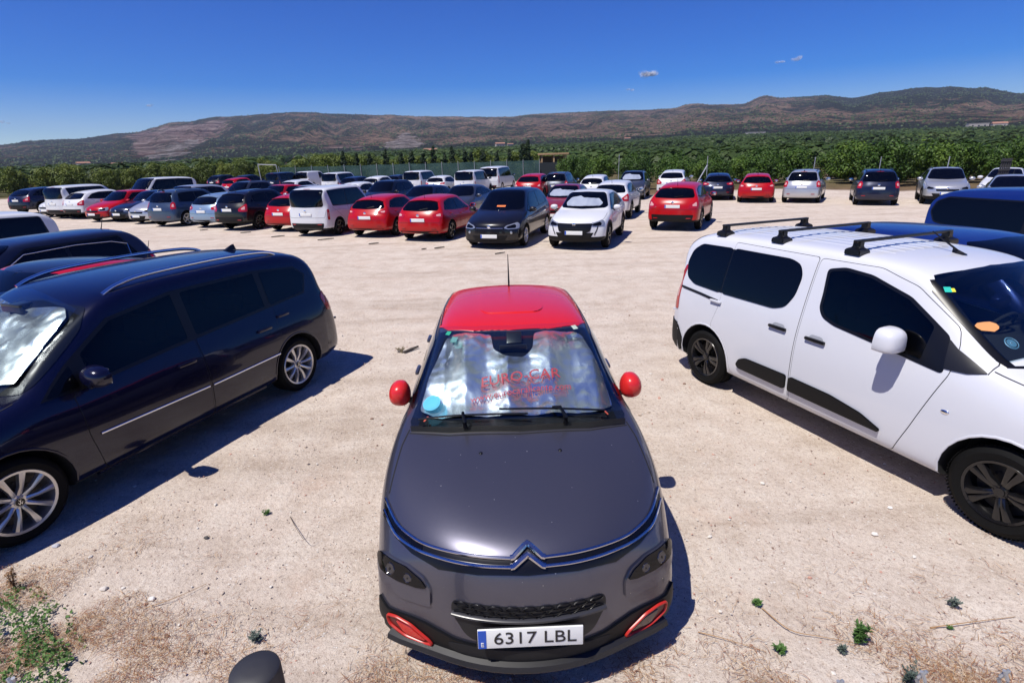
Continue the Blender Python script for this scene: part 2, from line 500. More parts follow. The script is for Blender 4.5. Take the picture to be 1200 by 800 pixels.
def make_wheel(P, style, parent, x, y, side, m_rim):
    r = P['r']; w = P.get('tw', .2)
    bm = bmesh.new()
    rr = r*P.get('rimf', .68)
    prof = [(rr, -w*.5+.02), (rr+.012, -w*.5), (lerp(rr, r, .55), -w*.5-.008), (r-.02, -w*.5+.01), (r-.004, -w*.5+.03), (r, -w*.2), (r, w*.2), (r-.004, w*.5-.03), (r-.02, w*.5-.01),
            (lerp(rr, r, .55), w*.5+.008), (rr+.012, w*.5), (rr, w*.5-.02), (rr-.005, w*.3), (rr*.98, -w*.45)]
    lathe(bm, prof, 40)
    if P.get('treads'):
        for k in range(80):
            t = 2*PI*k/80
            for xx in (-.06, 0.06):
                add_box(bm, (xx, (r+.001)*math.cos(t+xx), (r+.001)*math.sin(t+xx)), (.06, .012, .005), Matrix.Rotation(t+xx-PI/2, 3, 'X'))
    wh = bm_obj('wheel', bm, M_RUB, parent)
    wh.location = (x, y, r); wh.rotation_euler = (0, 0, 0 if side > 0 else PI)
    bm = bmesh.new()
    # rim: barrel, dark back, spokes, hub. local +x = outwards
    lathe(bm, [(rr+.012, w*.5-.005), (rr+.006, w*.5+.004), (rr-.012, w*.5-.002), (rr-.022, w*.5-.03), (rr-.035, w*.1), (rr-.05, -w*.3), (.02, -w*.32)], 40)
    bk = bm_obj('rim', bm, m_rim, wh)
    bm = bmesh.new()
    lathe(bm, [(rr*.9, .0), (.01, -.005)], 24)
    for k in range(24):
        t = 2*PI*k/24
        add_box(bm, (.006, rr*.55*math.cos(t), rr*.55*math.sin(t)), (.01, .02, .012))
    bm_obj('brake_disc', bm, mat('brake', (.05, .048, .045), .5, .6), wh)
    bm = bmesh.new()
    nsp = {'ten': 10, 'double': 10, 'five': 5, 'seven': 7, 'steel': 8}[style]
    for k in range(nsp):
        if style == 'double': t = 2*PI*(k//2)/5 + (.16 if k % 2 else -.16)
        else: t = 2*PI*k/nsp
        sw = {'ten': .017, 'double': .020, 'five': .035, 'seven': .024, 'steel': .022}[style]
        x0, x1 = w*.5-.035, w*.5-.012
        ct, s_ = math.cos(t), math.sin(t)
        def P3(rad, off, xx):
            return Vector((xx, rad*ct - off*s_, rad*s_ + off*ct))
        vs = []
        for rad, hwid, xo in ((rr*.16, sw*.9, x0), (rr*.5, sw*.75, x1+.006), (rr-.012, sw*1.25, x1+.004)):
            tl = {'double': (.12 if k % 2 else -.12)*0}.get(style, 0)
            vs.append([bm.verts.new(P3(rad, -hwid-.006, xo-.03)), bm.verts.new(P3(rad, -hwid, xo)), bm.verts.new(P3(rad, 0, xo+.006)), bm.verts.new(P3(rad, hwid, xo)), bm.verts.new(P3(rad, hwid+.006, xo-.03))])
        for a, b in ((0, 1), (1, 2)):
            for q in range(4): bm.faces.new((vs[a][q], vs[a][q+1], vs[b][q+1], vs[b][q]))
    bmesh.ops.recalc_face_normals(bm, faces=bm.faces[:])
    lathe(bm, [(rr*.24, w*.5-.05), (rr*.23, w*.5-.03), (rr*.15, w*.5-.024), (rr*.14, w*.5-.015), (.012, w*.5-.013), (.002, w*.5-.013)], 20)
    for k in range(5):
        t = 2*PI*(k+.5)/5
        lathe(bm, [(.009, w*.5-.034), (.008, w*.5-.02), (.001, w*.5-.02)], 6, c=(0, rr*.19*math.cos(t), rr*.19*math.sin(t)))
    sp = bm_obj('spokes', bm, m_rim, wh)
    return wh

def make_mirror(P, parent, m_cap, side, scale=1., s=None, z=None, x=None, name='wing_mirror', sqr=.72):
    hw = P['W']/2
    s = P['sc']+.42 if s is None else s; z = P['b0']+.10 if z is None else z
    x = P['wb']+.05 if x is None else x
    cx = side*(x+.13*scale); y = P['L']/2-s
    bm = bmesh.new()
    bmesh.ops.create_uvsphere(bm, u_segments=20, v_segments=14, radius=1)
    for v in bm.verts:
        c = v.co
        # flat glass side faces the rear
        yy = c.y*.085
        if c.y < 0: yy = max(c.y*.085, -.03)
        k = 1-.18*(c.x*side)*(1 if c.x*side > 0 else 0)
        def sq(a): return math.copysign(abs(a)**sqr, a)
        v.co = Vector((sq(c.x)*.115, yy, sq(c.z)*.078*k))*scale
    me_o = bm_obj(name, bm, m_cap, parent); me_o.location = (cx, y, z)
    bm = bmesh.new()
    add_box(bm, (-side*.12*scale, .0, -.06*scale), (.12*scale, .05*scale, .035*scale), Matrix.Rotation(side*.5, 3, 'Y'), .01)
    bm_obj('mirror_arm', bm, M_TRIM, me_o)
    bm = bmesh.new()
    add_box(bm, (0, -.032*scale, 0), (.17*scale, .004, .11*scale), None, .001)
    bm_obj('mirror_glass', bm, mat('mirror_glass', (.6, .62, .65), .03, 1), me_o)
    return me_o

def plate(S, P, parent, front, z, m=None, x=0, w=.52, tilt=0.):
    y0 = 4 if front else -4
    loc, n = S.cast(Vector((x, y0, z)), Vector((0, -1 if front else 1, 0)))
    bm = bmesh.new(); add_box(bm, (0, 0, 0), (w, .012, .11), None, .004)
    o = bm_obj('number_plate', bm, m or M_PLATE, parent)
    o.location = (x, loc.y + (.012 if front else -.012), z)
    o.rotation_euler = (tilt, 0, 0 if front else PI)
    bm = bmesh.new(); add_box(bm, (.237*w/.52, .007, 0), (.04, .003, .104))
    bm_obj('plate_band', bm, M_PBLUE, o)
    return o
P_WHITE = paint('white_paint', (.62, .63, .65), dust=.2)
P_RED = paint('red_paint', (.38, .0015, .003), dust=.03)
P_DRED = paint('wine_red_paint', (.22, .008, .018), .2)
P_BLACK = paint('black_paint', (.003, .0035, .005), .2, dust=.10)
P_NAVY = paint('navy_paint', (.005, .010, .034), .3, dust=.12)
P_GREY = paint('grey_paint', (.07, .08, .10), .6, dust=.16)
P_STEEL = paint('steel_blue_paint', (.045, .075, .13), .5, dust=.16)
P_LBLUE = paint('light_blue_paint', (.26, .37, .50), .5, dust=.16)
P_SILVER = paint('silver_paint', (.52, .53, .55), .6, dust=.16)
P_BLUE = paint('bright_blue_paint', (.004, .024, .17), .4, dust=.12)
def side_pts(P, poly, sx):
    return [Vector((sx*P['W']/2, P['L']/2-s, z)) for s, z in poly]
def make_car(name, P, pm, detail=1):
    """pm: dict of materials: paint, roof(optional), mirror, rim, low (bumper plastic)"""
    P = {**BASE, **P}
    L, W, H = P['L'], P['W'], P['H']; hw = W/2
    sm = make_body(P)
    S = Surf(sm)
    paintm = pm['paint']; low = pm.get('low', paintm)
    for m_ in (): pass
    me = carve(sm, P, [paintm, low])
    zl = P.get('lowz', P['sill']+.04)
    # lower cladding by height
    root = empty(name)
    for p in me.polygons:
        if p.material_index == 0 and p.center.z < zl: p.material_index = 1
    body = link('body', me, root)
    X = Vector((1, 0, 0)); Y = Vector((0, 1, 0))
    b0, b1 = P['b0'], P['b1']
    sc, sh, sr, s_t = P['sc'], P['sh'], P['sr'], P['st']
    ztop = H-P['crown']-.115; zrt = P['zr']-.12
    dlo = P.get('dlo') or [(sc+.42, b0+.035), (sh+.30, ztop), (lerp(sh, sr, .6), ztop+.01), (sr-.28, zrt), (min(s_t, L-.3)-.28, b1+.05), (lerp(sc, s_t, .6), lerp(b0, b1, .6)+.035)]
    cuts = P.get('cuts') or [sc+.78+.0*P['sh'], lerp(sc, sr, .60), lerp(sc, sr, .93)]
    glz = pm.get('glass', M_GLASS)
    for sx in (1, -1):
        d = Vector((-sx, 0, 0))
        if not P.get('no_band'):
            patch('window_surround', S, side_pts(P, inset(dlo, -.018), sx), d, .003, pm.get('band', M_TRIM), root, .06)
        ed = [min(q[0] for q in dlo)-.1] + cuts + [max(q[0] for q in dlo)+.1]
        for a, b in zip(ed[:-1], ed[1:]):
            q = clip(dlo, a+.022, b-.022)
            if len(q) < 3 or max(t[0] for t in q)-min(t[0] for t in q) < .09: continue
            patch('side_window', S, side_pts(P, inset(q, .012), sx), d, .007, glz, root, .045)
    zc = P['zc']
    zwt = H-P['crown']-.035
    ws = P.get('ws') or [(.80*P['wb'], zc+.035), (.88*P['wb'], zc+.08), (P['wr']+.02, zwt-.05), (P['wr']-.06, zwt), (0, zwt+.018)]
    wsp = [Vector((x, 3, z)) for x, z in ws] + [Vector((-x, 3, z)) for x, z in ws[::-1] if x > 0]
    wsp = wsp + [Vector((0, 3, zc+.012))]
    if pm.get('windshield', True):
        patch('windshield', S, wsp, -Y, .006, pm.get('wglass', glz), root, .05)
    if P.get('rw', True):
        zr, zt = P['zr'], P['zt']
        rw = P.get('rwp') or [(.80*P['wb'], zt+.04), (.84*P['wb'], zt+.10), (P['wr']+.02, zr-.12), (P['wr']-.05, zr-.075), (0, zr-.06)]
        rp = [Vector((x, -3, z)) for x, z in rw] + [Vector((-x, -3, z)) for x, z in rw[::-1] if x > 0] + [Vector((0, -3, zt+.02))]
        patch('rear_window', S, rp, Y, .005, glz, root, .05)
    # lamps
    zf = P['zf']
    hl = P.get('hl') or [(.50*hw, zf-.16), (.60*hw, zf-.09), (.93*hw, zf-.02), (.985*hw, zf-.08), (.93*hw, zf-.19), (.62*hw, zf-.20)]
    for sx in (1, -1):
        dd = Vector((-sx*.6, -.8, 0))
        pts = [Vector((x*sx, L/2-.05-(max(0, x-.55*hw))*P.get('hlk', .75), z)) for x, z in hl]
        h = patch('headlight', S, pts, dd, .008, pm.get('hlm', M_LAMP), root, .04, .04)
        pts2 = [pts[0].lerp(q, .80).lerp(sum(pts, Vector())/len(pts), .25) for q in pts]
        patch('lamp_bezel', S, pts2, dd, .010, M_DLAMP, h, .03, .05)
    tl = P.get('tl') or [(.62*hw, .80), (.62*hw, .90), (.93*hw, P['zt']+.0), (.97*hw, P['zt']-.04), (.95*hw, .78)]
    for sx in (1, -1):
        dd = Vector((-sx*P.get('tld', .6), .8, 0))
        pts = [Vector((x*sx, -L/2+.06+(max(0, x-.6*hw))*.6, z)) for x, z in tl]
        t_ = patch('tail_light', S, pts, dd, .008, M_TAIL, root, .035, .04)
        c_ = sum(pts, Vector())/len(pts)
        patch('reversing_lens', S, [c_.lerp(q, .42) for q in pts], dd, .011, mat('pale_lens', (.55, .30, .30), .15), t_, .02, .05)
    # grille + lower intake
    gr = P.get('grille') or [(.48*hw, zf-.17), (.44*hw, zf-.26), (-.44*hw, zf-.26), (-.48*hw, zf-.17)]
    patch('grille', S, [Vector((x, 3, z)) for x, z in gr], -Y, .005, M_TRIM, root, .03)
    it = P.get('intake') or [(.60*hw, .42), (.50*hw, .27), (-.50*hw, .27), (-.60*hw, .42)]
    patch('lower_intake', S, [Vector((x, 3, z)) for x, z in it], -Y, .005, M_PLAST, root, .03)
    if P.get('rbump'):
        z0, z1 = P['rbump']
        patch('rear_bumper_trim', S, [Vector((x, -3, z)) for x, z in ((.80*hw, z1), (.74*hw, z0), (-.74*hw, z0), (-.80*hw, z1))], Y, .006, M_PLAST, root, .05)
    bm = bmesh.new()
    def rib(pts, d, w=.008, h=.0015): ribbon(bm, S, pts, d, w, h, .001, .06)
    sB = cuts[min(1, len(cuts)-1)]
    for sx in (1, -1):
        d = Vector((-sx, 0, 0))
        y = lambda s: L/2-s
        x = sx*hw
        doorF = sc+.28
        zs = P['sill']+.10
        rib([(x, y(doorF+.12), b0+.02), (x, y(doorF+.02), .75), (x, y(doorF+.05), zs)], d)
        rib([(x, y(sB), ztop), (x, y(sB), b0), (x, y(sB+.02), zs)], d)
        a = P['fo']+P['wh']
        rib([(x, y(min(sr-.1, a+.30)), b1), (x, y(a-.12), .78), (x, y(a-.40), .55), (x, y(a-.42), zs)], d)
        rib([(x, y(doorF+.05), zs), (x, y(a-.42), zs)], d)
    hy = [Vector((.60*hw, L/2-.1, zf)), Vector((.84*hw, L/2-.5, 1)), Vector((.86*hw, L/2-sc+.1, 1))]
    for sx in (1, -1): rib([Vector((q.x*sx, q.y, q.z)) for q in smooth_line(hy, 4)], Vector((0, 0, -1)))
    rib([(.84*hw*k, -3, P['zt']-.35) for k in (-1, -.5, 0, .5, 1)], Y)
    for sx in (1, -1): rib([(.84*hw*sx, -3, P['zt']-.35), (.90*hw*sx, -3, P['zt']-.1)], Y)
    bm_obj('panel_gap', bm, M_GAP, root)
    # badge, rear wiper, high brake light
    for front in (True, False):
        if front and not pm.get('windshield', True): continue
        zb = P['zf']-.13 if front else P['zt']-.12
        loc, n = S.cast(Vector((0, 3 if front else -3, zb)), Vector((0, -1 if front else 1, 0)))
        bm = bmesh.new(); lathe(bm, [(.048, 0), (.050, .008), (.040, .012), (.001, .010)], 16, 'Y'); q = bm_obj('badge', bm, M_CHROME, root)
        q.location = loc + n*.006; q.rotation_euler = (0, 0, 0 if front else PI)
    if P.get('rw', True):
        bm = bmesh.new(); ribbon(bm, S, [Vector((.02, -3, P['zt']+.05)), Vector((.30, -3, P['zt']+.10))], Y, .016, .014, .008, .05)
        bm_obj('rear_wiper', bm, M_TRIM, root)
        bm = bmesh.new(); ribbon(bm, S, [Vector((-.14, -3, P['zr']-.045)), Vector((.14, -3, P['zr']-.045))], Y, .022, .006, .004, .05)
        bm_obj('brake_light', bm, M_TAIL, root)
    for sx in (1, -1):
        loc, n = S.cast(Vector((sx*.62*hw, -3, .46)), Y)
        bm = bmesh.new(); add_box(bm, (0, 0, 0), (.16, .012, .03), None, .004); q = bm_obj('reflector', bm, M_TAIL, root); q.location = loc + n*.012
        q.rotation_euler = (0, 0, math.atan2(n.x, -n.y))
    # pressed line along the doors
    for sx in (1, -1):
        bm = bmesh.new(); zc_ = lerp(P['zS'], P['b0'], .35)
        ribbon(bm, S, [Vector((sx*hw, L/2-s, z)) for s, z in ((P['fo']+.42, zc_-.06), (lerp(sc, s_t, .5), zc_), (L-.42, zc_+.07))], Vector((-sx, 0, 0)), .05, .010, -.002, .12, taper=True)
        bm_obj('door_crease', bm, paintm, root)
    # handles
    for sx in (1, -1):
        for s_, z_ in P.get('handles') or [(sB-.20, b0-.09), (P['fo']+P['wh']-.10, b1-.10)]:
            loc, n = S.cast(Vector((sx*3, L/2-s_, z_)), Vector((-sx, 0, 0)))
            bm = bmesh.new(); add_box(bm, (0, 0, 0), (.03, .17, .028), None, .010)
            h = bm_obj('door_handle', bm, pm.get('handle', paintm), root); h.location = loc + n*.018
    for sx in (1, -1):
        make_mirror(P, root, pm.get('mirror', paintm), sx, P.get('msc', 1), P.get('ms'), P.get('mz'))
    for y in (L/2-P['fo'], L/2-P['fo']-P['wh']):
        for sx in (1, -1):
            make_wheel(P, P.get('wheel', 'five'), root, sx*(hw-P.get('tw', .2)/2-P.get('wi', .015)), y, sx, pm.get('rim', M_ALLOY))
    if P.get('pf', True): plate(S, P, root, True, P.get('pfz', .40))
    if P.get('pr', True): plate(S, P, root, False, P.get('prz', .72))
    # arch lips
    for y in (L/2-P['fo'], L/2-P['fo']-P['wh']):
        for sx in (1, -1):
            bm = bmesh.new()
            ar = P['r']*P.get('arch', 1.16)+P.get('lip', .006)
            pts = [Vector((sx*hw, y+ar*math.cos(t), P['r']+.01+ar*math.sin(t))) for t in [R(-8+196*k/16) for k in range(17)]]
            ribbon(bm, S, [q for q in pts], Vector((-sx, 0, 0)), P.get('lipw', .03), .012 if P.get('lipw', .03) > .03 else .006, 0, .06)
            bm_obj('arch_trim', bm, pm.get('arch', low if P.get('clad') else paintm), root)
    if P.get('rails'):
        for sx in (1, -1):
            bm = bmesh.new()
            s0, s1 = sh+.25, sr-.25
            L_ = [Vector((sx*(P['wr']-.02), L/2-s, 3)) for s in (s0, s0+.12, lerp(s0, s1, .5), s1-.12, s1)]
            pp = []
            for i, q in enumerate(L_):
                loc, n = S.cast(q, Vector((0, 0, -1)))
                pp.append(loc + Vector((0, 0, 0 if i in (0, 4) else .045)))
            sweep(bm, smooth_line(pp, 6), .014, 8)
            bm_obj('roof_rail', bm, pm.get('rail', M_ALLOY), root)
    # antenna
    loc, n = S.cast(Vector((0, L/2-(P.get('ant', sr-.12)), 3)), Vector((0, 0, -1)))
    bm = bmesh.new()
    if P.get('fin'):
        for a, b, c in ((0, 0, 1),):
            v = [bm.verts.new(q) for q in ((-.03, .09, 0), (.03, .09, 0), (.03, -.07, 0), (-.03, -.07, 0), (0, -.07, .065), (0, -.03, .06))]
            for f in ((0, 1, 5), (1, 2, 4, 5), (2, 3, 4), (3, 0, 5, 4), (0, 3, 2, 1)): bm.faces.new([v[i] for i in f])
        bmesh.ops.recalc_face_normals(bm, faces=bm.faces[:])
    else:
        sweep(bm, [(0, 0, -.01), (0, -.02, .03), (0, -.10, .25)], [.012, .008, .003], 6)
    a = bm_obj('antenna', bm, M_TRIM, root); a.location = loc
    if P.get('spoiler'):
        bm = bmesh.new()
        s_ = sr
        pts = []
        for k in range(-6, 7):
            t = k/6
            loc, n = S.cast(Vector((t*(P['wr']+.02), L/2-s_+.02, 3)), Vector((0, 0, -1)))
            pts.append(loc)
        rings = []
        for p in pts:
            rings.append([bm.verts.new(p+Vector(q)) for q in ((0, .10, -.004), (0, -.06, .004), (0, -.10, -.012), (0, -.09, -.03), (0, .04, -.03))])
        for i in range(len(rings)-1):
            for k in range(5): bm.faces.new((rings[i][k], rings[i][(k+1) % 5], rings[i+1][(k+1) % 5], rings[i+1][k]))
        bm.faces.new(rings[0]); bm.faces.new(rings[-1])
        bmesh.ops.recalc_face_normals(bm, faces=bm.faces[:])
        bm_obj('spoiler', bm, pm.get('spoiler', paintm), root)
    root['_P'] = 0
    del root['_P']
    return root, S, P
HATCH = dict(L=4.3, W=1.80, H=1.46, zf=.72, zc=.96, sc=1.20, sh=2.0, sr=3.70, zr=1.38, st=4.12, zt=.98, b0=.90, b1=.98, wr=.54, wb=.80, spoiler=1, wheel='five')
SUV = dict(L=4.35, W=1.82, H=1.62, zf=.88, zc=1.08, sc=1.12, sh=1.85, sr=3.75, zr=1.54, st=4.15, zt=1.10, b0=1.02, b1=1.10, wr=.57, wb=.82, sill=.30, zS=.80, r=.345, clad=1, lowz=.40, lipw=.07, lip=.03, rbump=(.36, .58), prz=.86, pfz=.52,
           spoiler=1, rails=1, wheel='seven', intake=[(.62*.91, .52), (.5*.91, .34), (-.5*.91, .34), (-.62*.91, .52)], fo=.86, wh=2.62)
MPV = dict(L=4.75, W=1.88, H=1.68, zf=.80, zc=1.06, sc=1.02, sh=1.95, sr=4.25, zr=1.58, st=4.56, zt=1.06, b0=.98, b1=1.06, wr=.58, wb=.84, zS=.76, sill=.24, r=.33, fo=.92, wh=2.86, fin=1, prz=.80,
           wheel='ten', tl=[(.66*.94, .86), (.70*.94, 1.12), (.86*.94, 1.16), (.95*.94, 1.10), (.97*.94, .86)])
VANS = dict(L=4.40, W=1.80, H=1.82, zf=.84, zc=1.08, sc=.88, sh=1.62, sr=4.18, zr=1.76, st=4.32, zt=1.05, b0=1.02, b1=1.06, wr=.66, wb=.845, zS=.78, sill=.25, r=.32, fo=.88, wh=2.70, rearw=.93, ant=1.8,
            wheel='five', low=1, lowz=.32, rbump=(.32, .50), tl=[(.90*.90, .62), (.90*.90, 1.00), (.985*.90, 1.00), (.99*.90, .62)], tld=.9, prz=.82, fin=0, plan=.14)
VANL = dict(L=5.0, W=1.95, H=1.97, zf=.95, zc=1.18, sc=.80, sh=1.55, sr=4.78, zr=1.90, st=4.90, zt=1.15, b0=1.12, b1=1.16, wr=.70, wb=.90, zS=.85, sill=.28, r=.34, fo=.93, wh=3.1, rearw=.95, ant=1.8,
            wheel='steel', lowz=.36, rbump=(.36, .52), tl=[(.90*.97, .62), (.90*.97, 1.35), (.975*.97, 1.35), (.985*.97, .62)], tld=.9, prz=.62, plan=.14)
# ------------------------------------------------------------------ camera and terrain
F_PX, HOR, CAMH, ROLL = 630., 184., 2.65, R(1.6)
PITCH = math.atan((400-HOR)/F_PX)
def sstep(a, b, x):
    t = max(0, min(1, (x-a)/(b-a))); return t*t*(3-2*t)
def gz(x, y):
    d = math.hypot(x, y)
    return .0
def ray(px, py):
    f = Vector((0, math.cos(PITCH), -math.sin(PITCH))); u = Vector((0, math.sin(PITCH), math.cos(PITCH)))
    x = Vector((1, 0, 0)); c, s = math.cos(ROLL), math.sin(ROLL)
    return (f*F_PX + (x*c-u*s)*(px-600) + (u*c+x*s)*(400-py)).normalized()
def at(px, py, z=0., ground=True):
    """point of the lot seen at photo pixel (px, py), z metres above the ground"""
    d = ray(px, py); g = 0.
    for _ in range(6):
        t = (g+z-CAMH)/d.z
        p = Vector((0, 0, CAMH)) + d*t
        g = gz(p.x, p.y)
    return p
cd = bpy.data.cameras.new('camera'); cam = bpy.data.objects.new('camera', cd); COL.objects.link(cam)
cd.sensor_width = 36; cd.lens = F_PX*36/1200; cd.clip_start = .05; cd.clip_end = 20000
cam.location = (0, 0, CAMH); cam.matrix_world = Matrix.Translation((0, 0, CAMH)) @ Matrix.Rotation(PI/2-PITCH, 4, 'X') @ Matrix.Rotation(-ROLL, 4, 'Z'); scene.camera = cam

# ------------------------------------------------------------------ copies of finished cars
def kids(o): return [c for c in o.children]
def purge(o):
    for c in kids(o): purge(c)
    bpy.data.objects.remove(o)
def copy_tree(o, parent=None, swap=None, skip=()):
    c = o.copy(); COL.objects.link(c); c.parent = parent
    for k in list(c.keys()):
        if k in ('label', 'category', 'group', 'kind'): del c[k]
    if swap and c.type == 'MESH':
        for i, s in enumerate(c.material_slots):
            if s.material in swap:
                m = swap[s.material]; s.link = 'OBJECT'; s.material = m
    for ch in kids(o):
        if ch.name.split('.')[0] in skip: continue
        copy_tree(ch, c, swap, skip)
    return c
def put(root, p, a, near, L, dz=0.):
    """p: middle of the end nearest the camera (ground), a: heading of the axis away from it, degrees right of straight ahead"""
    d = Vector((math.sin(R(a)), math.cos(R(a)), 0))
    c = Vector((p.x, p.y, 0)) + d*L/2
    root.location = (c.x, c.y, gz(c.x, c.y)+dz)
    root.rotation_euler = (0, 0, -R(a) if near == 'rear' else PI-R(a))
C3P = dict(BASE, L=3.99, W=1.75, H=1.47, zf=.80, zc=1.0, sc=1.05, sh=1.78, sr=3.48, zr=1.40, st=3.80, zt=1.0, b0=.97, b1=1.02, wr=.545, wb=.765, zS=.74,
           sill=.19, fo=.82, wh=2.54, r=.32, plan=.27, nose=.12, bump=1.0, nm=.06, nl=.08, zM=.34, wf=.86, crown=.035, arch=1.14, lowz=.30)
BEP = dict(BASE, L=4.75, W=1.85, H=1.80, zf=.98, zc=1.17, sc=.98, sh=1.78, sr=4.58, zr=1.755, st=4.69, zt=1.10, b0=1.12, b1=1.14, wr=.655, wb=.865, zS=.80, sill=.24, fo=.92, wh=3.0,
           r=.335, plan=.2, nm=.1, zM=.36, arch=1.15, wf=.90, rearw=.95, crown=.03, lowz=.0, tw=.21, wi=.03)
SHP = dict(BASE, L=4.85, W=1.90, H=1.70, zf=.82, zc=1.05, sc=1.02, sh=1.98, sr=4.46, zr=1.64, st=4.70, zt=1.08, b0=1.02, b1=1.08, wr=.655, wb=.835, zS=.78, sill=.23, fo=.95, wh=2.92,
           r=.335, plan=.22, nm=.1, zM=.36, arch=1.14, wf=.90, rearw=.90, tw=.215, wi=.03, lowz=.27)
def put_wheels(root, P, F, Rw, inner):
    """inner: +1 if the wheels given are on the local +x side"""
    F, Rw = Vector(F), Vector(Rw); h = (F-Rw).normalized()
    right = Vector((h.y, -h.x))
    off = P['W']/2-.02
    m = (F+Rw)/2 - right*inner*off
    lc = P['L']/2-P['fo']-P['wh']/2
    c = m - h*lc
    root.location = (c.x, c.y, 0); root.rotation_euler = (0, 0, math.atan2(-h.x, h.y))
# ------------------------------------------------------------------ the parked cars behind
SH = dict(HATCH)
PROTO = {}; PSURF = {}
def proto(key, P, **pm):
    r, S, PP = make_car('hatchback' if key.startswith('hatch') else 'car', P, dict(paint=P_RED, rim=pm.pop('rim', M_ALLOY), **pm))
    PROTO[key] = (r, PP); PSURF[key] = S
    # parked out of the way until every copy is made, then removed
    return r
H1 = dict(HATCH, rearw=.90, rbump=(.27, .36), W=1.81)
H2 = dict(HATCH, L=4.26, H=1.45, zr=1.36, st=4.02, rbump=(.26, .34), b1=1.0, tl=[(.62*.9, .86), (.60*.9, .93), (.93*.9, 1.0), (.97*.9, .94), (.90*.9, .84)])
proto('hatch_a', H1, rim=M_DALLOY, low=M_PLAST)
proto('hatch_b', H2, rim=M_ALLOY, low=M_PLAST)
proto('hatch_c', dict(HATCH, L=4.05, W=1.72, H=1.50, zf=.76, zc=.98, sc=1.02, sh=1.75, sr=3.6, st=3.9, wr=.53, wb=.77, fo=.80, wh=2.5, wheel='seven'))
proto('sedan', dict(HATCH, L=4.5, H=1.45, sr=3.55, st=4.2, zr=1.38, zt=1.02, spoiler=0, wh=2.66, fo=.88))
proto('suv_a', dict(SUV, rearw=.92), low=M_PLAST, rim=M_DALLOY, rail=M_TRIM)
proto('suv_b', dict(SUV, L=4.42, H=1.60, rearw=.95, sr=3.7, st=4.22, zr=1.50, rails=0, wheel='five', grille=[(.5, .70), (.46, .56), (-.46, .56), (-.5, .70)]), low=M_PLAST, rim=M_DALLOY)
proto('mpv_a', dict(MPV, rearw=.92), rim=M_ALLOY)
proto('mpv_b', dict(MPV, L=4.3, W=1.80, H=1.63, sh=1.85, sr=3.85, st=4.12, wh=2.68, fo=.86, wb=.80, wr=.56, rearw=.92, rails=1, wheel='five',
                    tl=[(.74*.9, .80), (.76*.9, 1.02), (.86*.9, 1.12), (.95*.9, 1.06), (.97*.9, .80)]), rim=M_ALLOY, rail=M_TRIM)
VB = dict(VANS, zf=.90, sr=4.22, st=4.33, rearw=.96, wb=.855, wr=.69, H=1.80)
proto('van_a', VB, rim=M_DALLOY, low=M_PLAST, mirror=M_TRIM)
proto('van_b', dict(VANL, rearw=.97, wr=.76, wb=.93, tl=[(.915*.97, .70), (.915*.97, 1.25), (.975*.97, 1.25), (.985*.97, .70)]), rim=M_ALLOY, low=M_PLAST, mirror=M_TRIM)
# a panel van without rear side glass
proto('van_c', dict(VB, cuts=[1.55, 4.2], dlo=[(1.30, 1.055), (1.92, 1.66), (2.35, 1.67), (2.35, 1.07)]), rim=M_ALLOY, low=M_PLAST, mirror=M_TRIM)
TYPEH = {k: v[1]['H'] for k, v in PROTO.items()}

REAL = []
def car(key, pm, near, px, py, a, name, label, cat, group, z=.25, roof=False, swap=None, sc=None, dz=0., extra=()):
    r0, PP = PROTO[key]
    sw = {P_RED: pm}
    if swap: sw.update(swap)
    r = copy_tree(r0, None, sw)
    r.name = name
    tag(r, label, cat, group)
    s = sc or 1.
    r.scale = (s, s, s)
    if roof:
        # photo pixel of the middle of the roof at the near end
        zz = (PP['H']-.05)*s
        p = at(px, py, zz)
        back = (PP['L']-PP['sr']) if near == 'rear' else PP['sh']
        d = Vector((math.sin(R(a)), math.cos(R(a)), 0))
        p = p - d*back*s*.8
    else: p = at(px, py, z)
    put(r, p, a, near, PP['L']*s, dz)
    REAL.append((r, key))
    return r
GA = 'cars parked in the first row of the lot'
GB = 'cars parked in the rows behind'
GC = 'cars parked nose to tail along the orchard edge'
A = 18
CARS = {}
def C(i, *a, **k): CARS[i] = car(*a, **k)
C('A1', 'suv_b', P_WHITE, 'front', 672, 284, 20, 'crossover', 'white crossover with black grille facing the camera, sunshade in windscreen, right of dark people carrier', 'crossover', GA)
C('A2', 'mpv_a', P_BLACK, 'front', 573, 283, 17, 'people_carrier', 'black people carrier facing the camera with orange card on dashboard, beside white crossover', 'people carrier', GA, extra=())
C('A3', 'hatch_a', P_RED, 'rear', 490, 275, A, 'hatchback', 'red hatchback with dark wheels seen from behind, immediately left of the black people carrier', 'hatchback', GA)
C('A4', 'hatch_b', P_RED, 'rear', 428, 271, A, 'hatchback', 'red hatchback seen from behind, between white van and the other red hatchback', 'hatchback', GA, swap={M_ALLOY: M_DALLOY})
C('A5', 'van_a', P_WHITE, 'rear', 360, 270, A, 'passenger_van', 'white passenger van with big tailgate window in first row, red hatchbacks on both sides', 'van', GA)
C('A6', 'hatch_b', P_RED, 'rear', 327, 265, A, 'hatchback', 'red hatchback seen from behind, squeezed between black off-roader and white van', 'hatchback', GA)
C('A7', 'suv_a', P_BLACK, 'rear', 268, 264, A, 'off_roader', 'tall black off-roader seen from behind, between light blue hatchback and red hatchback', 'off-roader', GA)
C('A8', 'hatch_a', P_LBLUE, 'rear', 237, 261, A, 'hatchback', 'light blue hatchback seen from behind beside the black off-roader', 'hatchback', GA)
C('A9', 'mpv_b', P_STEEL, 'rear', 187, 260, A, 'people_carrier', 'steel blue compact people carrier with silver wheels seen from behind', 'people carrier', GA)
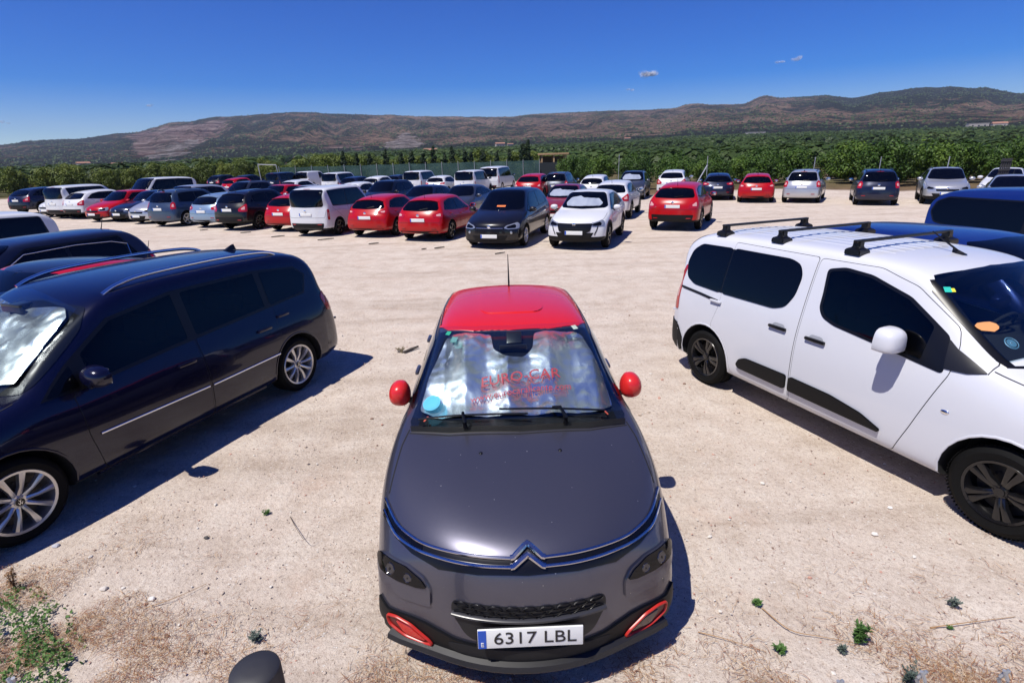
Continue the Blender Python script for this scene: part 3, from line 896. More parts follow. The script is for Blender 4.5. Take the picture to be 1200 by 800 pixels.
C('A10', 'mpv_b', P_SILVER, 'front', 160, 257, A, 'car', 'silver car with black grille facing the camera, left of steel blue people carrier', 'car', GA, sc=.95)
C('A11', 'hatch_a', P_NAVY, 'front', 137, 255, A, 'hatchback', 'dark navy hatchback facing the camera, between red hatchback and silver car', 'hatchback', GA)
C('A12', 'hatch_c', P_RED, 'front', 108, 255, A, 'hatchback', 'red hatchback facing the camera, right of a white crossover near the left edge', 'hatchback', GA)
C('A13', 'suv_b', P_WHITE, 'rear', 84, 252, A, 'crossover', 'white crossover seen from behind at the left, beside the red hatchback with its nose out', 'crossover', GA, sc=.95)
C('A14', 'hatch_c', P_WHITE, 'front', 52, 250, A, 'hatchback', 'white hatchback showing only its bonnet left of the white crossover', 'hatchback', GA)
C('A15', 'van_a', P_WHITE, 'rear', 58, 219, A, 'passenger_van', 'white passenger van with open dark side glass at far left behind the first row', 'van', GB, roof=True)
C('A16', 'suv_b', P_NAVY, 'rear', 24, 221.5, A-6, 'off_roader', 'dark navy off-roader seen from behind at the far left edge', 'off-roader', GB, roof=True)
C('B1', 'van_b', P_WHITE, 'front', 163, 209.5, A+6, 'minibus', 'long white minibus with dark side windows standing behind the navy and silver cars', 'minibus', GB, roof=True)
C('B2', 'mpv_a', P_SILVER, 'front', 205, 219, A, 'estate_car', 'silver estate car whose long roof shows behind the steel blue people carrier', 'estate car', GB, roof=True)
C('B3', 'suv_a', P_BLACK, 'rear', 250, 206, A, 'off_roader', 'black off-roader far behind, just right of the long white minibus', 'off-roader', GB, roof=True)
C('B4', 'hatch_c', P_RED, 'rear', 267, 209.5, A, 'hatchback', 'small red hatchback far behind between two black cars', 'hatchback', GB, roof=True)
C('B5', 'suv_b', P_BLACK, 'rear', 280, 206, A, 'off_roader', 'black off-roader far behind, right of the small red hatchback', 'off-roader', GB, roof=True)
C('B6', 'mpv_b', P_GREY, 'front', 276, 214, A, 'people_carrier', 'grey people carrier with raked windscreen right behind the light blue hatchback', 'people carrier', GB, roof=True)
C('B7', 'hatch_b', P_RED, 'front', 318, 218, A, 'hatchback', 'red hatchback whose roof shows behind the tall black off-roader', 'hatchback', GB, roof=True)
C('B8', 'van_a', P_NAVY, 'rear', 317, 203, A, 'passenger_van', 'dark blue van in the back rows by the leaning wire frame', 'van', GB, roof=True)
C('B9', 'van_c', P_WHITE, 'rear', 352, 201.5, A, 'panel_van', 'white panel van with blank side in the back rows above the white passenger van', 'van', GB, roof=True)
C('B10', 'van_a', P_WHITE, 'rear', 384, 203, A, 'passenger_van', 'white van in the back rows directly right of the blank sided panel van', 'van', GB, roof=True)
C('B11', 'hatch_b', P_SILVER, 'front', 350, 219, A, 'hatchback', 'pale silver hatchback glimpsed behind the first row white van, windscreen towards us', 'hatchback', GB, roof=True)
C('B11b', 'hatch_a', P_WHITE, 'rear', 337, 212, A, 'hatchback', 'white hatchback roof below the dark blue van and the panel van', 'hatchback', GB, roof=True)
C('B12', 'hatch_a', P_NAVY, 'rear', 408, 208, A, 'hatchback', 'navy hatchback in the back rows behind the white low hatchback', 'hatchback', GB, roof=True)
C('B13', 'sedan', P_WHITE, 'rear', 408, 215, A, 'hatchback', 'white low hatchback just above the roof of the first row white van', 'hatchback', GB, roof=True)
C('B14', 'hatch_c', P_WHITE, 'rear', 434, 207.5, A, 'hatchback', 'small white hatchback by the green mesh fence, left of the white van pair', 'hatchback', GB, roof=True)
C('B15', 'mpv_b', P_BLACK, 'front', 445, 213, A, 'people_carrier', 'black car with big windscreen directly behind the left red hatchback of the pair', 'car', GB, roof=True)
C('B16', 'hatch_a', P_NAVY, 'front', 490, 219, A, 'hatchback', 'navy hatchback with windscreen towards us behind the right red hatchback of the pair', 'hatchback', GB, roof=True)
C('B17', 'sedan', P_GREY, 'front', 538, 218.5, A, 'saloon_car', 'dark grey saloon with light pillar line behind the black people carrier', 'saloon car', GB, roof=True, swap={M_ALLOY: M_DALLOY})
C('B19', 'suv_a', P_BLACK, 'rear', 459, 206, A, 'off_roader', 'black off-roader left of the white van by the fence', 'off-roader', GB, roof=True, sc=.92)
C('B20', 'van_a', P_WHITE, 'rear', 481, 201, A, 'passenger_van', 'white glazed van by the fence, above the navy hatchback', 'van', GB, roof=True)
C('B21', 'hatch_b', P_WHITE, 'rear', 510, 207, A, 'hatchback', 'white hatchback with dark rear glass standing between white vans by the fence', 'hatchback', GB, roof=True)
C('B22', 'van_a', P_WHITE, 'rear', 543, 200.5, A, 'passenger_van', 'white van immediately left of the tall white minibus', 'van', GB, roof=True)
C('B23', 'van_b', P_WHITE, 'rear', 571, 196, A, 'minibus', 'tall white minibus seen from behind above the black people carrier', 'minibus', GB, roof=True)
C('B24', 'suv_b', P_RED, 'rear', 620, 205, A, 'off_roader', 'red off-roader right of the tall white minibus', 'off-roader', GB, roof=True)
C('B25', 'mpv_b', P_GREY, 'rear', 651, 203, A, 'estate_car', 'grey estate car seen from behind below the timber pergola', 'estate car', GB, roof=True)
C('B26', 'hatch_c', P_DRED, 'front', 660, 218, A, 'hatchback', 'wine red hatchback with silver sunshade in windscreen, half hidden behind the white crossover', 'hatchback', GB, roof=True)
C('B27', 'suv_b', P_WHITE, 'rear', 716, 214, A+3, 'crossover', 'white crossover seen from behind, tucked between front-facing white crossover and red crossover', 'crossover', GA, roof=True, sc=.97)
C('B28', 'hatch_c', P_WHITE, 'rear', 694, 206.5, A+2, 'hatchback', 'small white hatchback seen from behind, far back left of the grey people carrier', 'hatchback', GB, roof=True)
C('B29', 'mpv_b', P_GREY, 'front', 741, 201.5, A+2, 'people_carrier', 'grey people carrier facing the camera in front of the orchard', 'people carrier', GB, roof=True)
C('B30', 'suv_b', P_WHITE, 'rear', 788, 200.5, A+4, 'crossover', 'white crossover far back, its roof just above the red crossover', 'crossover', GB, roof=True)
C('A0', 'suv_b', P_RED, 'rear', 786, 263, 27, 'crossover', 'metallic red crossover seen from behind, rightmost of the first row', 'crossover', GA)
C('C1', 'hatch_b', P_NAVY, 'rear', 840, 230, 20, 'hatchback', 'dark blue hatchback seen from behind at the orchard, leftmost of its row', 'hatchback', GC)
C('C2', 'hatch_a', P_RED, 'rear', 885, 232.5, 24, 'hatchback', 'bright red hatchback seen from behind in front of the orchard', 'hatchback', GC)
C('C3', 'mpv_b', P_SILVER, 'rear', 937, 232.5, 33, 'people_carrier', 'silver compact people carrier seen from behind in front of the orchard', 'people carrier', GC)
C('C4', 'mpv_b', P_NAVY, 'rear', 1027, 235, 28, 'people_carrier', 'navy blue people carrier standing alone before the orchard', 'people carrier', GC)
C('C5', 'suv_a', P_SILVER, 'front', 1108, 234, 32, 'off_roader', 'silver off-roader facing the camera above the bright blue van roof', 'off-roader', GC)
C('C6', 'sedan', P_WHITE, 'front', 1180, 198, 45, 'saloon_car', 'white car at the right edge before the orchard, right of silver off-roader', 'car', GC, roof=True)
C('C7', 'hatch_b', P_SILVER, 'front', 1190, 207, 40, 'hatchback', 'silver car at the right edge, nearer than the white car', 'car', GC, roof=True)
FOILF = mat('thin_foil', (.68, .74, .78), .3, .7)
def add_on(i, key, kind):
    '''extra parts that only this one car shows'''
    root = CARS[i]; PP = PROTO[key][1]; S = PSURF[key]; L = PP['L']
    if kind == 'foil':
        q = [(.30, PP['zc']+.07), (.52, PP['zc']+.08), (.56, PP['zc']+.16), (.44, PP['H']-.22), (.16, PP['H']-.17), (.05, PP['H']-.22), (-.42, PP['H']-.24), (-.57, PP['zc']+.15), (-.50, PP['zc']+.08)]
        patch('sunshade', S, [Vector((x, 3, z)) for x, z in q], Vector((0, -1, 0)), .024, FOILF, root, .03, .03, 0, lambda u, v: .012*noise.noise(Vector((u*7, v*6, 3))))
    if kind == 'grille':
        q = [(.52, .78), (.46, .56), (.30, .50), (-.30, .50), (-.46, .56), (-.52, .78)]
        g = patch('front_grille', S, [Vector((x, 3, z)) for x, z in q], Vector((0, -1, 0)), .012, M_TRIM, root, .03, .03)
        bm = bmesh.new()
        for k in range(4):
            ribbon(bm, S, [Vector((x, 3, .74-k*.055)) for x in (-.44, 0, .44)], Vector((0, -1, 0)), .012, .008, .012, .06)
        bm_obj('grille_bars', bm, M_PLAST, g)
        for sx in (1, -1):
            bm = bmesh.new(); ribbon(bm, S, [Vector((sx*.70, L/2-.15, .74)), Vector((sx*.66, L/2-.12, .60)), Vector((sx*.60, L/2-.08, .46))], Vector((-sx*.4, -.9, 0)), .030, .008, .004, .03)
            bm_obj('day_lamp', bm, M_TRIM, root)
    if kind == 'card':
        q = [(.10, PP['zc']+.10), (.10, PP['zc']+.14), (-.18, PP['zc']+.14), (-.18, PP['zc']+.10)]
        patch('dashboard_card', S, [Vector((x, 3, z)) for x, z in q], Vector((0, -1, 0)), .010, mat('orange_card', (.75, .16, .03), .6), root, 0, .05)
    if kind == 'lamps':
        for sx in (1, -1):
            bm = bmesh.new(); bmesh.ops.create_uvsphere(bm, u_segments=12, v_segments=8, radius=.045)
            loc, n = S.cast(Vector((sx*.66, 3, .50)), Vector((0, -1, 0))); o = bm_obj('fog_lamp', bm, M_LAMP, root); o.location = loc; o.scale = (1, .3, 1)
        bm = bmesh.new(); ribbon(bm, S, [Vector((x, 3, PP['zf']-.165)) for x in (-.42, 0, .42)], Vector((0, -1, 0)), .014, .01, .004, .05); bm_obj('grille_chrome', bm, M_CHROME, root)
add_on('A1', 'suv_b', 'grille'); add_on('A1', 'suv_b', 'foil'); add_on('B26', 'hatch_c', 'foil'); add_on('A2', 'mpv_a', 'card'); add_on('A2', 'mpv_a', 'lamps'); add_on('B29', 'mpv_b', 'foil')
for r_, _ in PROTO.values(): purge(r_)
# ------------------------------------------------------------------ materials of the near cars
def foil():
    m = bpy.data.materials.new('sunshade_foil'); nt, b = nodes_of(m); co = coords(nt)
    setin(b, 'Metallic', .95); setin(b, 'Base Color', (.86, .89, .92, 1))
    n = nz(nt, co, 14, 4, .55); n2 = nz(nt, co, 4, 2, .5)
    nt.links.new(mth(nt, 'ADD', mth(nt, 'MULTIPLY', n2, .36), .03), b.inputs['Roughness'])
    bump(nt, b, mth(nt, 'ADD', mth(nt, 'MULTIPLY', n, .5), n2), .30, .012)
    return m
M_FOIL = foil()
def clear_glass(name, tint=(.88, .96, .98), refl=.09):
    m = bpy.data.materials.new(name); m.use_nodes = True; nt = m.node_tree; nt.nodes.clear()
    out = nt.nodes.new('ShaderNodeOutputMaterial'); mx = nt.nodes.new('ShaderNodeMixShader')
    tr = nt.nodes.new('ShaderNodeBsdfTransparent'); tr.inputs[0].default_value = (*tint, 1)
    gl = nt.nodes.new('ShaderNodeBsdfGlossy'); gl.inputs['Roughness'].default_value = .02
    fr = nt.nodes.new('ShaderNodeFresnel'); fr.inputs[0].default_value = 1.52
    nt.links.new(mth(nt, 'ADD', fr.outputs[0], refl*.4, True), mx.inputs[0])
    nt.links.new(tr.outputs[0], mx.inputs[1]); nt.links.new(gl.outputs[0], mx.inputs[2]); nt.links.new(mx.outputs[0], out.inputs[0])
    return m
M_CLEAR = clear_glass('windscreen_glass')
M_BAND = mat('glass_frit', (.008, .009, .012), .12, 0, .5)
M_DASH = mat('dashboard', (.022, .023, .026), .7)
M_REDP = mat('red_print', (.42, .035, .045), .5)
M_C3 = paint('graphite_paint', (.088, .088, .118), .7, .32, .12, .9)
M_CRED = paint('tomato_red_paint', (.56, .010, .012), 0, .26, .10)
M_SHN = paint('deep_navy_paint', (.0015, .0025, .020), .2, .2, .03)
M_BEW = paint('van_white_paint', (.57, .58, .62), 0, .3, .05)
M_HCHR = mat('satin_chrome', (.75, .77, .82), .16, 1)

def text_obj(name, s, size, m, parent, thick=.001, sx=1.):
    cu = bpy.data.curves.new(name, 'FONT'); cu.body = s; cu.size = size; cu.extrude = thick
    cu.align_x = 'CENTER'; cu.align_y = 'CENTER'; cu.resolution_u = 3
    t = bpy.data.objects.new(name, cu); COL.objects.link(t)
    dg = bpy.context.evaluated_depsgraph_get(); dg.update()
    me = bpy.data.meshes.new_from_object(t.evaluated_get(dg)); bpy.data.objects.remove(t)
    me.materials.clear()
    o = link(name, me, parent, (m,))
    return o
def lay_text(o, S, fn, off):
    """lay a flat text mesh on the surface: fn(x, y) gives the 3D point it is cast from"""
    for v in o.data.vertices:
        p, d = fn(v.co.x, v.co.y)
        loc, n = S.cast(p - d*3, d)
        v.co = loc + n*(off + v.co.z)
def side_obj(root, P, S, name, poly, sx, off, m, rnd=.0, grid=.05, parent=None, bottom=None):
    return patch(name, S, side_pts(P, poly, sx), Vector((-sx, 0, 0)), off, m, parent or root, rnd, grid)
def arch_cut(P, which, k=1.19, a0=0, a1=180, n=8):
    s0 = P['fo'] if which == 'f' else P['fo']+P['wh']
    r = P['r']*k
    return [(s0 + r*math.cos(R(a0+(a1-a0)*i/n)), P['r']+r*math.sin(R(a0+(a1-a0)*i/n))) for i in range(n+1)]
def door(root, P, S, poly, sx, m, name='door', rnd=.05, hole=None):
    h = (side_pts(P, hole[0], sx), hole[1]) if hole else None
    patch('door_gap', S, side_pts(P, inset(poly, -.005), sx), Vector((-sx, 0, 0)), .0015, M_GAP, root, rnd, .07, 0, hole=h)
    return patch(name, S, side_pts(P, poly, sx), Vector((-sx, 0, 0)), .004, m, root, rnd, .05, hole=h)
def seat(root, x, y_, z0, z1, w_=.46, tilt=.16):
    bm = bmesh.new()
    add_box(bm, (0, 0, (z1-z0)*.36), (w_, .13, (z1-z0)*.74), Matrix.Rotation(tilt, 3, 'X'), .05)
    o = bm_obj('seat', bm, M_SEAT, root); o.location = (x, y_, z0)
    bm = bmesh.new(); add_box(bm, (0, -.06, (z1-z0)*.89), (w_*.55, .11, (z1-z0)*.22), Matrix.Rotation(tilt, 3, 'X'), .045)
    bm_obj('headrest', bm, M_SEAT, o)
def steering(root, x, y_, z):
    bm = bmesh.new(); pts = [(.18*math.cos(t), 0, .18*math.sin(t)) for t in [2*PI*k/24 for k in range(25)]]
    sweep(bm, pts, .014, 6, False, up=Vector((0, 1, 0)))
    for t in (.2, PI-.2, -PI/2): sweep(bm, [(0, 0, 0), (.18*math.cos(t), 0, .18*math.sin(t))], .016, 6)
    add_box(bm, (0, 0, 0), (.12, .04, .10), None, .02)
    o = bm_obj('steering_wheel', bm, M_CABIN, root); o.location = (x, y_, z); o.rotation_euler = (R(-28), 0, 0)
M_SEAT = mat('seat_cloth', (.055, .055, .06), .9)
M_SIDEG = clear_glass('side_glass', (.13, .150, .165), -.03)
M_WSG = clear_glass('windscreen_clear', (.62, .72, .76), .16)
BE_W3 = [(2.60, 1.60), (2.565, 1.40), (2.555, 1.27), (2.50, 1.20), (2.38, 1.16), (1.9, 1.105), (1.45, 1.05), (1.50, 1.285), (1.85, 1.51), (2.20, 1.615), (2.45, 1.635)]
BE_G = inset(clip(BE_W3, 1.60, 3), .010)
BE_WS = [(.70, 1.17, 1.175), (.69, 1.55, 1.42), (.655, 1.80, 1.60), (.62, 1.83, 1.64), (.33, 1.77, 1.685), (0, 1.755, 1.70), (-.33, 1.77, 1.685), (-.62, 1.83, 1.64), (-.655, 1.80, 1.60), (-.69, 1.55, 1.42), (-.70, 1.17, 1.175), (0, 1.07, 1.19)]
SH_DLO = [(1.30, .985), (1.55, 1.165), (1.98, 1.435), (2.58, 1.52), (3.58, 1.515), (4.20, 1.45), (4.33, 1.34), (4.22, 1.145), (3.58, 1.11), (2.4, 1.045), (1.6, .985)]
SH_G = inset(clip(SH_DLO, 1.66, 2.60), .014); SH_G2 = inset(clip(SH_DLO, 2.66, 3.60), .014)
D45 = Vector((0, -.5, -.86))

# ------------------------------------------------------------------ graphite hatchback with red roof, nose towards the camera
def build_small_car():
    P = C3P; L = P['L']; hw = P['W']/2
    sm = make_body(P); S = Surf(sm); me = carve(sm, P, [M_C3, M_PLAST])
    root = empty('hatchback')
    tag(root, 'graphite hatchback with red roof and mirrors, nose to camera, silver sunshade in windscreen', 'hatchback')
    for p in me.polygons:
        if p.material_index == 0 and p.center.z < .30: p.material_index = 1
    body = link('body', me, root)
    y = lambda s: L/2 - s
    V = lambda x, s, z: Vector((x, y(s), z))
    F = Vector((0, -1, 0)); DN = Vector((0, -.7, -.7)); DOWN = Vector((0, 0, -1))
    sym = lambda pts: pts + [(-a, b, c) for a, b, c in pts[::-1] if abs(a) > 1e-6]
    # roof
    rp = sym([(0, 1.80, 1.5), (.30, 1.825, 1.5), (.50, 1.90, 1.5), (.575, 2.02, 1.5), (.60, 2.6, 1.5), (.58, 3.3, 1.5), (.50, 3.52, 1.5), (0, 3.58, 1.5)])
    rf = patch('roof_panel', S, [V(*p) for p in rp], DOWN, .006, M_CRED, root, .0, .05)
    pr = sym([(0, 2.10, 1.5), (.20, 2.115, 1.5), (.255, 2.20, 1.5), (.27, 3.0, 1.5), (.20, 3.08, 1.5), (0, 3.09, 1.5)])
    patch('roof_pressing', S, [V(*p) for p in pr], DOWN, .013, M_CRED, rf, .05, .04)
    bm = bmesh.new()
    for sx in (1, -1):
        ribbon(bm, S, [V(sx*.565, 2.05, 1.5), V(sx*.585, 2.6, 1.5), V(sx*.56, 3.35, 1.5)], DOWN, .014, .004, .006, .06)
    bm_obj('roof_gutter', bm, M_TRIM, root)
    # antenna
    a = bmesh.new(); sweep(a, [(0, 0, -.01), (0, .0, .04), (0, -.13, .30)], [.016, .009, .003], 8)
    loc, n = S.cast(V(0, 3.15, 3), DOWN); ao = bm_obj('antenna', a, M_TRIM, root); ao.location = loc
    # windscreen: cabin backing, sunshade, glass, wipers
    ws = [(0, 1.03, .985), (.45, 1.07, .98), (.705, 1.14, .975), (.72, 1.20, .99), (.60, 1.72, 1.29), (.555, 1.90, 1.385), (.53, 1.885, 1.40), (.30, 1.80, 1.415), (0, 1.775, 1.42)]
    D45 = Vector((0, -.5, -.86))
    patch('windscreen_surround', S, [V(*p) for p in sym(ws)], D45, .004, M_BAND, root, 0, .05)
    def pl(u, v):
        return .0125*(abs(((u/.150+.35) % 2)-1)*2-1) + .007*noise.noise(Vector((u*6, v*5, 1))) + .003*noise.noise(Vector((u*23, v*19, 4)))
    sh = [(0.12, 1.12, 1.03), (.52, 1.16, 1.015), (.645, 1.24, 1.02), (.60, 1.5, 1.16), (.50, 1.78, 1.355), (.46, 1.80, 1.375), (.17, 1.76, 1.38), (.15, 1.62, 1.31), (.06, 1.55, 1.27),
          (-.06, 1.55, 1.27), (-.13, 1.62, 1.31), (-.15, 1.76, 1.38), (-.44, 1.80, 1.375), (-.50, 1.77, 1.35), (-.60, 1.48, 1.15), (-.64, 1.24, 1.02), (-.52, 1.16, 1.012), (-.12, 1.12, 1.03)]
    shade = patch('sunshade', S, [V(*p) for p in sh], D45, .028, M_FOIL, root, .03, .014, .0, pl)
    shade.location.z = -.005
    gws = [(0, 1.05, .99), (.45, 1.09, .985), (.69, 1.16, .98), (.585, 1.74, 1.30), (.54, 1.875, 1.38), (.30, 1.80, 1.41), (0, 1.775, 1.415)]
    g = patch('windscreen', S, [V(*p) for p in sym(gws)], D45, .064, M_CLEAR, root, .0, .05, thick=False)
    # sensor pod and inner mirror behind the glass
    bm = bmesh.new(); add_box(bm, (0, .02, 0), (.11, .11, .02), Matrix.Rotation(R(-32), 3, 'X'), .008)
    add_box(bm, (0.01, .10, -.045), (.20, .025, .045), Matrix.Rotation(R(-15), 3, 'X'), .01)
    loc, n = S.cast(V(0, 1.70, 3), DOWN); o = bm_obj('inner_mirror', bm, mat('pod_black', (.01, .011, .013), .3), root); o.location = loc + n*.030
    # writing on the sunshade
    t = text_obj('sunshade_lettering', 'EURO-CAR', .074, M_REDP, shade)
    k = max(abs(v.co.x) for v in t.data.vertices)
    def f1(u, v): return V(-u*.27/k*1. -.03, 1.375 + v*1.35 + .03*(u/k), 1.2) , DOWN
    lay_text(t, S, f1, .052)
    t = text_obj('sunshade_address', 'www.eurocaralicante.com', .05, M_REDP, shade)
    k2 = max(abs(v.co.x) for v in t.data.vertices)
    def f2(u, v): return V(-u*.335/k2 - .03, 1.275 + v*1.3 + .04*(u/k2), 1.2), DOWN
    lay_text(t, S, f2, .052)
    # stickers
    bm = bmesh.new(); lathe(bm, [(.062, .0), (.0001, .0012)], 28, 'Z'); lathe(bm, [(.052, .0016), (.040, .0018)], 28, 'Z')
    loc, n = S.cast(V(.565, 1.27, 3), DOWN)
    o = bm_obj('round_sticker', bm, mat('cyan_sticker', (.10, .45, .62), .5), root); o.location = loc + n*.050; o.rotation_euler = n.to_track_quat('Z', 'Y').to_euler()
    for x, s, w, c in ((.475, 1.79, .035, (.02, .35, .22)), (.43, 1.72, .045, (.10, .25, .25)), (-.45, 1.80, .04, (.55, .58, .52))):
        bm = bmesh.new(); add_box(bm, (0, 0, 0), (w, w*1.1, .001)); loc, n = S.cast(V(x, s, 3), DOWN)
        o = bm_obj('small_sticker', bm, mat('sticker%.2f' % x, c, .5), root); o.location = loc + n*.052; o.rotation_euler = n.to_track_quat('Z', 'Y').to_euler()
    for x in (.60, -.575):
        bm = bmesh.new(); add_box(bm, (0, 0, 0), (.012, .05, .001)); loc, n = S.cast(V(x, 1.15, 3), DOWN)
        o = bm_obj('strap_tag', bm, mat('strap_red', (.45, .07, .04), .6), root); o.location = loc + n*.040; o.rotation_euler = n.to_track_quat('Z', 'Y').to_euler()
    # cowl and wipers
    cw = sym([(0, .985, .97), (.45, 1.02, .97), (.70, 1.09, .965), (.715, 1.15, .975), (.45, 1.075, .98), (0, 1.035, .985)])
    patch('cowl', S, [V(*p) for p in cw], DOWN, .006, M_PLAST, root, 0, .04)
    def wiper(pts, pivot):
        bm = bmesh.new(); L_ = [S.cast(V(x, s, 3), DOWN) for x, s in pts]
        line = smooth_line([p + n*.072 for p, n in L_], 6)
        sweep(bm, line, .008, 6, flat=.8)
        mid = line[len(line)//2]
        q, n = S.cast(V(*pivot, 3), DOWN)
        sweep(bm, [q + n*.02, q + n*.07, q.lerp(mid, .5)+n*.085, mid + n*.012], [.016, .014, .010, .009], 8)
        bm_obj('wiper', bm, M_TRIM, root)
    wiper([(.64, 1.12), (.35, 1.105), (-.06, 1.08)], (.34, 1.035))
    wiper([(.12, 1.13), (-.22, 1.125), (-.56, 1.13)], (-.30, 1.045))
    # bonnet shut line, washer jets
    bm = bmesh.new()
    for sx in (1, -1):
        ribbon(bm, S, [V(sx*x, s, 2) for x, s in ((.715, 1.12), (.745, .98), (.76, .8), (.775, .64))], DOWN, .009, .0015, .001, .04)
    ribbon(bm, S, [V(x, s, 2) for x, s in ((.71, 1.08), (.45, 1.0), (0, .965), (-.45, 1.0), (-.71, 1.08))], DOWN, .009, .0015, .001, .04)
    bm_obj('bonnet_gap', bm, M_GAP, root)
    for sx in (1, -1):
        bm = bmesh.new(); bmesh.ops.create_uvsphere(bm, u_segments=10, v_segments=6, radius=.012)
        loc, n = S.cast(V(sx*.24, .80, 3), DOWN); o = bm_obj('washer_jet', bm, M_TRIM, root); o.location = loc; o.scale = (1, 1.2, .6)
    # chrome chevrons carried out to the slim day lamps
    def mir(p): return [(-a, b, c) for a, b, c in p]
    arm1 = [(.79, .63, .785), (.70, .44, .765), (.60, .33, .752), (.50, .255, .75), (.36, .185, .757), (.22, .14, .762), (.085, .118, .765)]
    arm2 = [(.79, .57, .752), (.70, .385, .735), (.60, .29, .722), (.50, .225, .722), (.36, .155, .728), (.22, .11, .734), (.085, .089, .739)]
    band = [V(*p) for p in arm1] + [V(0.03, .15, .79), V(-0.03, .15, .79)] + [V(*p) for p in mir(arm1)[::-1]] 
    low2 = [(.80, .55, .735), (.70, .375, .715), (.60, .27, .695), (.45, .16, .682), (.25, .09, .70), (.0, .062, .708)]
    band += [V(*p) for p in mir(low2)] + [V(*p) for p in low2[::-1][1:]]
    patch('upper_grille', S, band, DN, .004, M_TRIM, root, 0, .03)
    for sx in (1, -1):
        q = [(.775, .605, .78), (.70, .44, .763), (.60, .325, .748), (.535, .275, .742), (.535, .245, .73), (.60, .30, .728), (.70, .40, .742), (.775, .555, .757)]
        patch('day_lamp', S, [V(sx*a, b, c) for a, b, c in q], DN, .007, M_DLAMP, root, .0, .03)
    for arm, peak, nm in ((arm1, (0, .178, .800), 'upper_chevron'), (arm2, (0, .130, .771), 'lower_chevron')):
        bm = bmesh.new()
        full = smooth_line([V(*p) for p in arm], 4)
        full2 = smooth_line([V(*p) for p in mir(arm)], 4)[::-1]
        ribbon(bm, S, full, DN, .019, .012, .003, .02)
        ribbon(bm, S, full2, DN, .019, .012, .003, .02)
        ribbon(bm, S, [full[-1], V(.07, arm[-1][1]+.004, arm[-1][2]), V(.0, peak[1], peak[2]), V(-.07, arm[-1][1]+.004, arm[-1][2]), full2[0]], DN, .034, .022, .004, .012)
        bm_obj(nm, bm, mat('trim_chrome', (.50, .50, .53), .14, 1), root)
    # crease under the grille
    # headlamps in body coloured pockets
    for sx in (1, -1):
        d = Vector((-sx*.55, -.8, -.2))
        q = [(.79, .41, .615), (.755, .37, .64), (.62, .245, .648), (.53, .18, .62), (.495, .15, .565), (.50, .14, .47), (.56, .175, .462), (.66, .24, .458), (.755, .33, .495), (.795, .42, .55)]
        patch('lamp_pocket', S, [V(sx*a, b, c) for a, b, c in q], d, .012, M_C3, root, .02, .03)
        q = [(.785, .41, .615), (.755, .37, .632), (.62, .249, .640), (.54, .185, .61), (.508, .16, .575), (.56, .19, .558), (.66, .26, .552), (.76, .35, .560), (.79, .42, .59)]
        h = patch('headlight', S, [V(sx*a, b, c) for a, b, c in q], d, .020, M_DLAMP, root, .015, .025)
        for (a, b, c, r_) in ((.70, .30, .595, .033), (.61, .225, .592, .026)):
            loc, n = S.cast(V(sx*a, b, c)-d*2, d)
            bm = bmesh.new(); lathe(bm, [(r_, 0), (r_*.9, .004), (r_*.8, .001), (.001, .0)], 20, 'Z')
            o = bm_obj('lamp_reflector', bm, mat('lamp_inner', (.10, .10, .11), .1, .9), h); o.location = loc + n*.0195; o.rotation_euler = n.to_track_quat('Z', 'Y').to_euler()
    # grille with honeycomb, number plate
    gp = [(.385, 0, .556), (.395, 0, .49), (.33, 0, .375), (.29, 0, .345), (-.29, 0, .345), (-.33, 0, .375), (-.395, 0, .49), (-.385, 0, .556)]
    gr = patch('grille', S, [V(*p) for p in gp], F, .003, mat('grille_black', (.008, .008, .009), .55), root, .03, .03)
    bm = bmesh.new()
    for r_ in range(3):
        for k in range(9):
            cx = -.34 + k*.085 + (.0425 if r_ % 2 else 0); cz = .543 - r_*.023
            if abs(cx) > .36: continue
            pts = [V(cx+.036*math.cos(R(60*i)), 0, cz+.0125*math.sin(R(60*i))) for i in range(7)]
            ribbon(bm, S, pts, F, .006, .008, .003, .02)
    bm_obj('grille_honeycomb', bm, M_TRIM, gr)
    bm = bmesh.new(); ribbon(bm, S, [V(x, 0, .483) for x in (-.385, -.2, 0, .2, .385)], F, .026, .022, .002, .03)
    bm_obj('grille_bar', bm, mat('satin_black', (.03, .03, .035), .3), gr)
    # black lower bumper, air intake, lamp rings
    lb = [(.80, .36, .40), (.755, .262, .356), (.62, .18, .362), (.54, .146, .358), (.46, .11, .342), (.38, .08, .322), (.30, .05, .318), (0, .01, .318)]
    lb = sym(lb[::-1])[::-1] if False else lb + mir(lb[::-1])[1:]
    lbb = [(-.82, .40, .22), (-.7, .28, .165), (-.45, .15, .15), (0, .06, .148), (.45, .15, .15), (.7, .28, .165), (.82, .40, .22)]
    patch('lower_bumper', S, [V(*p) for p in lb] + [V(*p) for p in lbb], F, .014, M_PLAST, root, 0, .035, .01)
    ip = [(.34, 0, .312), (.42, 0, .30), (.40, 0, .255), (.33, 0, .232), (-.33, 0, .232), (-.40, 0, .255), (-.42, 0, .30), (-.34, 0, .312)]
    patch('air_intake', S, [V(*p) for p in ip], F, .017, M_GAP, root, .02, .03)
    bm = bmesh.new()
    lipn = []
    for k in range(-12, 13):
        t = k/12; loc, n = S.cast(V(t*.74, 0, .22), F); nn = Vector((n.x, n.y, 0)).normalized()
        lipn.append((loc, nn))
    rings = [[bm.verts.new(p+nn*a+Vector((0, 0, b))) for a, b in ((.0, .012), (.045, -.004), (.055, -.030), (.045, -.046), (-.04, -.05))] for p, nn in lipn]
    for i in range(len(rings)-1):
        for k in range(4): bm.faces.new((rings[i][k], rings[i][k+1], rings[i+1][k+1], rings[i+1][k]))
    bmesh.ops.recalc_face_normals(bm, faces=bm.faces[:])
    bm_obj('front_lip', bm, mat('lip_black', (.010, .010, .012), .4), root)
